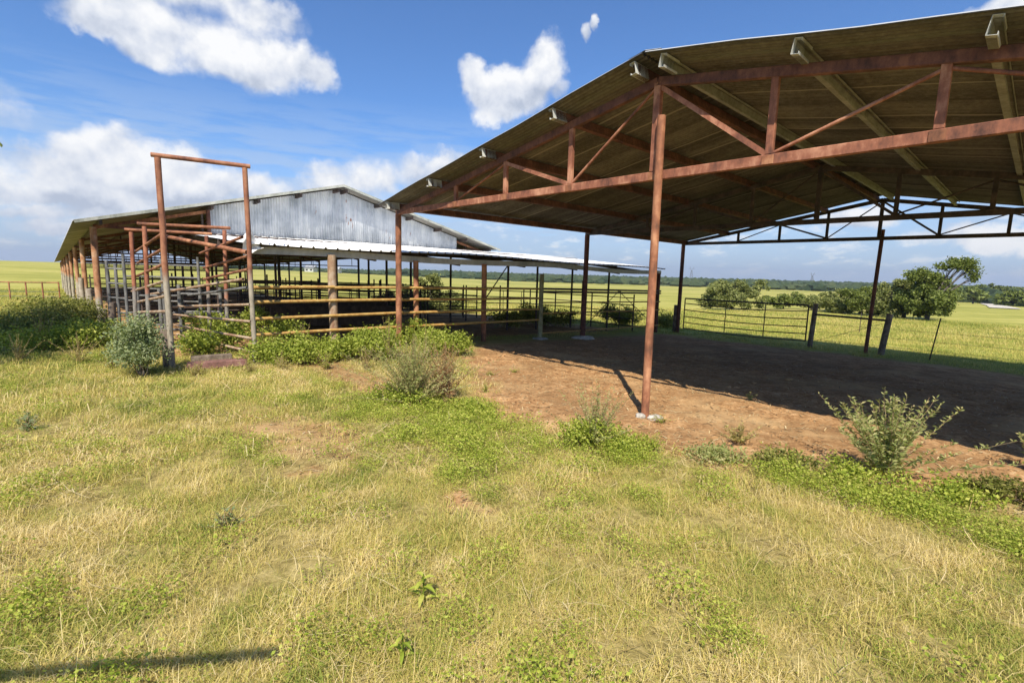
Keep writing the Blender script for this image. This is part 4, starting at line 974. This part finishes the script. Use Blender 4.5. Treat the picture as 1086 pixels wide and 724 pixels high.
# name order fixes the instance index
for q in range(4): tuft(52, .085, .0034, .065, 'a_fine_%d' % q, 1.05)
for q in range(3): tuft(24, .15, .0038, .06, 'b_tall_%d' % q, .85)
for q in range(3): tuft(34, .10, .0075, .11, 'c_wide_%d' % q, .95)
herb(80, .016, .075, 'd_herb_0', L_gtr); herb(100, .018, .07, 'd_herb_1', L_gtr, .10)
herb(14, .030, .05, 'e_herb_0', L_gtr)
def scatter(name, x, y, idx, sc, tint, label):
    n = len(x); z = gh(x, y, True); P = np.stack([x, y, z], -1)
    me = bpy.data.meshes.new(name); me.vertices.add(n); me.vertices.foreach_set('co', P.astype(np.float32).ravel())
    for nm, ty, arr in (('idx', 'INT', idx.astype(np.int32)), ('scl', 'FLOAT', sc.astype(np.float32)), ('rotz', 'FLOAT', rs.uniform(0, 6.283, n).astype(np.float32)), ('tint', 'FLOAT', tint.astype(np.float32))):
        at = me.attributes.new(nm, ty, 'POINT'); at.data.foreach_set('value', arr)
    o = bpy.data.objects.new(name, me); link(o); tag(o, label, 'grass', kind='stuff')
    ng = bpy.data.node_groups.new('scatter', 'GeometryNodeTree'); ng.interface.new_socket('Geometry', in_out='INPUT', socket_type='NodeSocketGeometry'); ng.interface.new_socket('Geometry', in_out='OUTPUT', socket_type='NodeSocketGeometry')
    N = ng.nodes; gi = N.new('NodeGroupInput'); go = N.new('NodeGroupOutput'); ip = N.new('GeometryNodeInstanceOnPoints'); ci = N.new('GeometryNodeCollectionInfo')
    ci.inputs['Collection'].default_value = src; ci.inputs['Separate Children'].default_value = True; ci.inputs['Reset Children'].default_value = True
    def na(nm, ty): q = N.new('GeometryNodeInputNamedAttribute'); q.data_type = ty; q.inputs['Name'].default_value = nm; return q.outputs[0]
    mtp = N.new('GeometryNodeMeshToPoints')
    L = ng.links; L.new(gi.outputs[0], mtp.inputs[0]); L.new(mtp.outputs[0], ip.inputs['Points']); L.new(ci.outputs[0], ip.inputs['Instance']); ip.inputs['Pick Instance'].default_value = True
    L.new(na('idx', 'INT'), ip.inputs['Instance Index']); cx = N.new('ShaderNodeCombineXYZ'); L.new(na('rotz', 'FLOAT'), cx.inputs[2]); er = N.new('FunctionNodeEulerToRotation'); L.new(cx.outputs[0], er.inputs[0]); L.new(er.outputs[0], ip.inputs['Rotation'])
    L.new(na('scl', 'FLOAT'), ip.inputs['Scale']); L.new(ip.outputs[0], go.inputs[0])
    md = o.modifiers.new('scatter', 'NODES'); md.node_group = ng; return o
def sector(n, r0, r1, pw=2.0):
    a = np.radians(rs.uniform(-56, 56, n)); r = (rs.uniform(r0**pw, r1**pw, n))**(1/pw); return r*np.sin(a), r*np.cos(a), r
def herbmask(x, y):
    u, v = uvw(x, y); n_ = (fbm(x, y, .8, 31)-.5)*1.4
    def spot(uu, vv, a1, b1): return sstep(1.2, .5, np.hypot((u-uu)/a1, (v-vv)/b1)+n_)
    m = spot(5.0, -2.6, 1.8, 1.0); m = np.maximum(m, spot(6.5, -1.55, .55, .4)); m = np.maximum(m, spot(7.9, -.9, 1.6, .3)*.9)
    m = np.maximum(m, spot(4.6, -4.1, .5, .25)*.8); m = np.maximum(m, sstep(.60, .70, fbm(x, y, .6, 35))*.4); m = np.maximum(m, sstep(.60, .68, fbm(x, y, .22, 39))*.25); m = np.maximum(m, spot(3.0, -2.2, .8, .4)*.7); return m
def tintf(x, y):
    u, v = uvw(x, y); t = .51+(fbm(x, y, 1.3, 41)-.5)*1.2+(fbm(x, y, .22, 45)-.5)*1.3
    t = t-.16*sstep(6.5, 8.0, u)*sstep(-3.5, -1.5, v)
    t = t-.15*sstep(-4.0, -6.0, x)*sstep(5.4, 6.6, y)
    return t+.12*sstep(2.6, 1.4, np.hypot(x-1.0, y-2.2))
x, y, r = sector(44000, 1.0, 12.5, 1.35)
dm = dirt(x, y); hm = herbmask(x, y); u, v = uvw(x, y)
tallm = sstep(.56, .66, fbm(x, y, .7, 51)); thin = sstep(.38, .55, fbm(x, y, .3, 55))
keep = (rs.rand(len(x)) > dm*1.05) & ~((v > .3) & (u > -.5) & (u < 12) & (v < 10.3)) & (rs.rand(len(x)) < .22+.8*thin) & ~((u < -1.4) & (v > -3.9))
x, y, r, dm, hm, tallm = [q[keep] for q in (x, y, r, dm, hm, tallm)]
n = len(x); ish = rs.rand(n) < hm*.72; ist = (rs.rand(n) < .16+.5*tallm) & (r < 7)
idx = np.where(r < 4.6, rs.randint(0, 4, n), np.where(rs.rand(n) < .6, rs.randint(7, 10, n), rs.randint(0, 4, n))); idx = np.where(ist, rs.randint(4, 7, n), idx); idx = np.where(ish, rs.randint(10, 12, n), idx)
cl_ = fbm(x, y, .28, 71); sc = rs.uniform(.5, 1.15, n)*(.35+1.2*cl_)*(1-.25*dm); tint = tintf(x, y)+rs.normal(size=n)*.10; tint = np.where(hm > .4, tint-.15*hm, tint)
scatter('meadow_grass', x, y, idx, sc, np.clip(tint, 0, 1), 'patchy dry and green grass of the near meadow')
x, y, r = sector(26000, 9, 55, 1.3); dm = dirt(x, y); u, v = uvw(x, y)
keep = (dm < .3) & ~((u < -1.4) & (v > -4.2) & (v < 8) & (u > -48)) & ~((v > .3) & (u > -.5) & (u < 12.4) & (v < 10.4)); x, y, r = x[keep], y[keep], r[keep]; n = len(x)
scatter('pasture_grass', x, y, rs.randint(7, 10, n), rs.uniform(.7, 1.4, n)*np.clip(r/16, 1, 2.2), np.clip(.36+(fbm(x, y, 3, 61)-.5)*.8+rs.normal(size=n)*.08, 0, 1), 'shorter yellow-green grass of the pasture farther off')
# straw, clods and sprouts on the bare soil
def litter():
    n = 14000; x, y, r = sector(n, 3.2, 13, 1.4); u, v = uvw(x, y); k = (dirt(x, y) > .45) & (u > .3); x, y = x[k], y[k]; n = len(x); z = gh(x, y, True)+.006
    a = rs.uniform(0, 6.283, n); L = rs.uniform(.01, .05, n); wv = rs.uniform(.0025, .006, n); dx = np.stack([np.cos(a)*L, np.sin(a)*L, rs.uniform(-.1, .35, n)*L], -1); sx = np.stack([-np.sin(a)*wv, np.cos(a)*wv, 0*a], -1); P = np.stack([x, y, z], -1)
    V = np.stack([P-dx-sx, P+dx-sx, P+dx+sx, P-dx+sx], 1).reshape(-1, 3); q = np.arange(n)*4
    m_ = leaf_mat('straw_litter', [(.10, .06, .03), (.3, .2, .1), (.5, .38, .2), (.6, .5, .3)], trans=0); o = np_mesh('straw_litter', V, np.stack([q, q+1, q+2, q+3], -1), m_, attrs={'rand': np.repeat(rs.rand(n), 4)}); tag(o, 'bits of straw and twig strewn on the bare soil', 'litter', kind='stuff')
    n = 9000; x, y, r = sector(n, 3.2, 13, 1.3); u, v = uvw(x, y); k = (dirt(x, y) > .6) & (u > .3); x, y = x[k], y[k]; z = gh(x, y, True)
    bm = bmesh.new(); bmesh.ops.create_icosphere(bm, subdivisions=1, radius=1); bv = np.array([v_.co[:] for v_ in bm.verts]); bf = np.array([[v_.index for v_ in f.verts] for f in bm.faces]); bm.free(); V = []; F = []
    for i_ in range(len(x)):
        s_ = rs.uniform(.006, .022)*(1+(rs.rand() < .06)*1.8); V.append(bv*rs.uniform(.6, 1.2, (len(bv), 1))*s_*np.array([1.2, 1, .55])+np.array([x[i_], y[i_], z[i_]])); F.append(bf+i_*len(bv))
    o = np_mesh('soil_clods', np.concatenate(V), np.concatenate(F), ground.data.materials[0], attrs={'soil': np.ones(len(x)*len(bv)), 'field': np.zeros(len(x)*len(bv))}, smooth=True); tag(o, 'small clods of loose soil on the bare ground', 'soil', kind='stuff')
litter()
def thatch():
    x, y, r = sector(16000, 1.1, 10, 1.3); k = (dirt(x, y) < .6); u, v = uvw(x, y); k &= ~((v > .3) & (u > 0)) & (rs.rand(len(x)) < sstep(.40, .6, fbm(x, y, .5, 81))+.15); x, y = x[k], y[k]; n = len(x); z = gh(x, y, True)+rs.uniform(.012, .07, n)
    a = rs.uniform(0, 6.283, n); L = rs.uniform(.03, .13, n); wv = rs.uniform(.0009, .0019, n)*np.clip(np.hypot(x, y)/3, .8, 2); el = rs.uniform(-.3, .5, n); d = np.stack([np.cos(a), np.sin(a), el], -1)*L[:, None]; sx = np.stack([-np.sin(a)*wv, np.cos(a)*wv, 0*a], -1); P = np.stack([x, y, z], -1); bend = rs.normal(size=(n, 3))*L[:, None]*.25
    V = np.stack([P-d-sx, P-d+sx, P+bend-sx, P+bend+sx, P+d-sx*.3, P+d+sx*.3], 1).reshape(-1, 3); q = np.arange(n)*6; F = np.concatenate([np.stack([q, q+1, q+3, q+2], -1), np.stack([q+2, q+3, q+5, q+4], -1)])
    m_ = leaf_mat('dead_stalks', [(.30, .20, .08), (.46, .35, .15), (.60, .48, .25), (.72, .61, .38)], trans=.2); o = np_mesh('dead_stalks', V, F, m_, attrs={'rand': np.repeat(rs.rand(n), 6)}); tag(o, 'bleached dead grass stalks lying tangled in the near meadow', 'grass', kind='stuff')
thatch()
for px, py, w_, h_, n_, mt, lab in ((618, 474, .34, .24, 2600, L_gtr, 'green leafy skirt around the thin brown-stemmed weed'), (655, 476, .26, .14, 1500, L_gtr, 'low green leaves right of the brown-stemmed weed'), (760, 486, .30, .09, 1300, L_shrub, 'low straggling weed halfway from the pole to the willowy shrub'),
                              (830, 496, .30, .11, 1500, L_bush, 'dark straggling weed left of the willowy shrub foot'), (905, 512, .34, .14, 1900, L_gtr, 'bright low weed at the willowy shrub foot'), (1010, 530, .30, .10, 1400, L_gtr, 'low weed right of the willowy shrub foot'), (1052, 528, .26, .13, 1300, L_bush, 'dark leafy weed nearest the right edge of the soil'),
                              (425, 430, .5, .20, 2600, L_gtr, 'green leafy skirt around the dry weed clump'), (500, 440, .6, .12, 2400, L_gtr, 'low green weed patch reaching into the soil corner')):
    bush('low_weed', hit(px, py), (w_, w_*.8, h_), n_, .030, mt, lab, cat='weed', nclump=40, cr=.09, shell=.05, stems=8, aspect=1.8)
# straggling weeds that break the edge of the green growth
for px, py, h_, mt, lab in ((300, 392, .30, L_dry, 'dry stalky weed before the green weeds, right of the gate frame'), (346, 391, .34, L_gtr, 'stalky weed before the pale fence post'), (388, 392, .42, L_dry, 'olive stalky weed left of the dry weed clump'), (412, 384, .85, L_gtr, 'tall stalk weed left of the red shed post'), (450, 388, .8, L_vine, 'tall stalk weed right of the red shed post'),
                           (322, 380, .75, L_vine, 'tall stalk weed between gate frame and pale fence post'), (280, 384, .6, L_gtr, 'stalk weed just right of the gate post'), (208, 398, .22, L_dry, 'dry weed at the left end of the timbers'), (262, 395, .2, L_dry, 'dry weed at the right end of the timbers'),
                           (120, 392, .45, L_gtr, 'stalky weed left of the grey-green bush'), (20, 384, .5, L_dry, 'dry stalks at the front of the sprawling bush'), (84, 384, .5, L_dry, 'dry stalks between the sprawling bush and the barn post'), (45, 372, .85, L_dry, 'tall dry stalks in the sprawling bush')):
    spiky('stalky_weed', hit(px, py), 16, h_, .35, mt, lab, leaf=.045, per=34, cat='weed', bare=.1)
# single plants in the grass
def rosette(px, py, h, nl, L, wd, mat, label, name='broadleaf_weed'):
    g = hit(px, py); e = empty(name, g, label, 'weed'); V = []; F = []; k = 0; Rr = []
    for i_ in range(nl):
        a = i_*2.4+rnd.uniform(-.3, .3); t0_ = i_/nl; z = h*(.15+.85*t0_); ll = L*(1-.45*t0_); d = np.array([math.cos(a), math.sin(a), 0]); s_ = np.array([-d[1], d[0], 0]); segs = 4; rv = rnd.random()
        for q in range(segs+1):
            t = q/segs; c = np.array([0, 0, z])+d*ll*t+np.array([0, 0, 1])*ll*(.45*t-.55*t*t); ww = wd*math.sin(math.pi*min(1, t*.9+.08)); V += [c+s_*ww*.5+np.array([0, 0, ww*.2]), c, c-s_*ww*.5+np.array([0, 0, ww*.2])]; Rr += [rv]*3
        for q in range(segs): F += [(k+3*q, k+3*q+1, k+3*q+4, k+3*q+3), (k+3*q+1, k+3*q+2, k+3*q+5, k+3*q+4)]
        k += 3*(segs+1)
    np_mesh('leaves', np.array(V), np.array(F), mat, e, attrs={'rand': Rr}); b = MB(); b.tube(g+Vector((0, 0, -.02)), g+Vector((0, 0, h)), .005, .003, n=5); b.build('stem', mat, e)
L_blue = leaf_mat('bluish_leaves', [(.12, .17, .07), (.2, .26, .12), (.27, .33, .17), (.34, .4, .22)])
rosette(449, 640, .16, 10, .10, .026, L_gtr, 'single broad-leaved sprout standing in the near grass')
rosette(427, 700, .12, 8, .08, .018, L_gtr, 'smaller sprout in the nearest grass')
spiky('broadleaf_weed', hit(243, 560), 16, .17, .14, L_grey, 'pale bluish-green weed standing in the grass', leaf=.045, per=16, cat='weed', bare=.1)
spiky('broadleaf_weed', hit(30, 456), 14, .2, .22, L_grey, 'pale broad-leaved weed in the grass before the left bush', leaf=.06, per=16, cat='weed', bare=.1)
# a few low green tufts on the soil edge
for px, py, h_, lab in ((520, 398, .10, 'small green tuft on the bare soil, leftmost'), (545, 395, .08, 'small green tuft on the soil beside the shadow line'), (515, 415, .12, 'low grassy weed on the soil before the dry weed'), (701, 448, .10, 'small yellowish tuft right of the leaning pole')):
    spiky('weed_tuft', hit(px, py), 10, h_, .13, L_gtr, lab, leaf=.035, per=24, cat='weed', bare=.05)

# ------------------------------------------------------------------ the air
HAZE_D = 0.00022
if HAZE_D:
    bm = bmesh.new(); bmesh.ops.create_cube(bm, size=1); me = bpy.data.meshes.new('haze'); bm.to_mesh(me); bm.free()
    hz_ = bpy.data.objects.new('haze', me); hz_.scale = (10400, 10400, 110); hz_.location = (0, 0, 110/2-9.5); link(hz_); tag(hz_, 'thin summer haze over the far pasture and woods', 'haze', kind='stuff')
    mh = bpy.data.materials.new('haze'); mh.use_nodes = True; nt = mh.node_tree; nt.nodes.clear(); pv = nt.nodes.new('ShaderNodeVolumePrincipled'); pv.inputs['Color'].default_value = (.78, .86, 1, 1); pv.inputs['Density'].default_value = HAZE_D; pv.inputs['Anisotropy'].default_value = .3
    ou = nt.nodes.new('ShaderNodeOutputMaterial'); nt.links.new(pv.outputs[0], ou.inputs['Volume']); me.materials.append(mh)
    scn.cycles.volume_bounces = 0
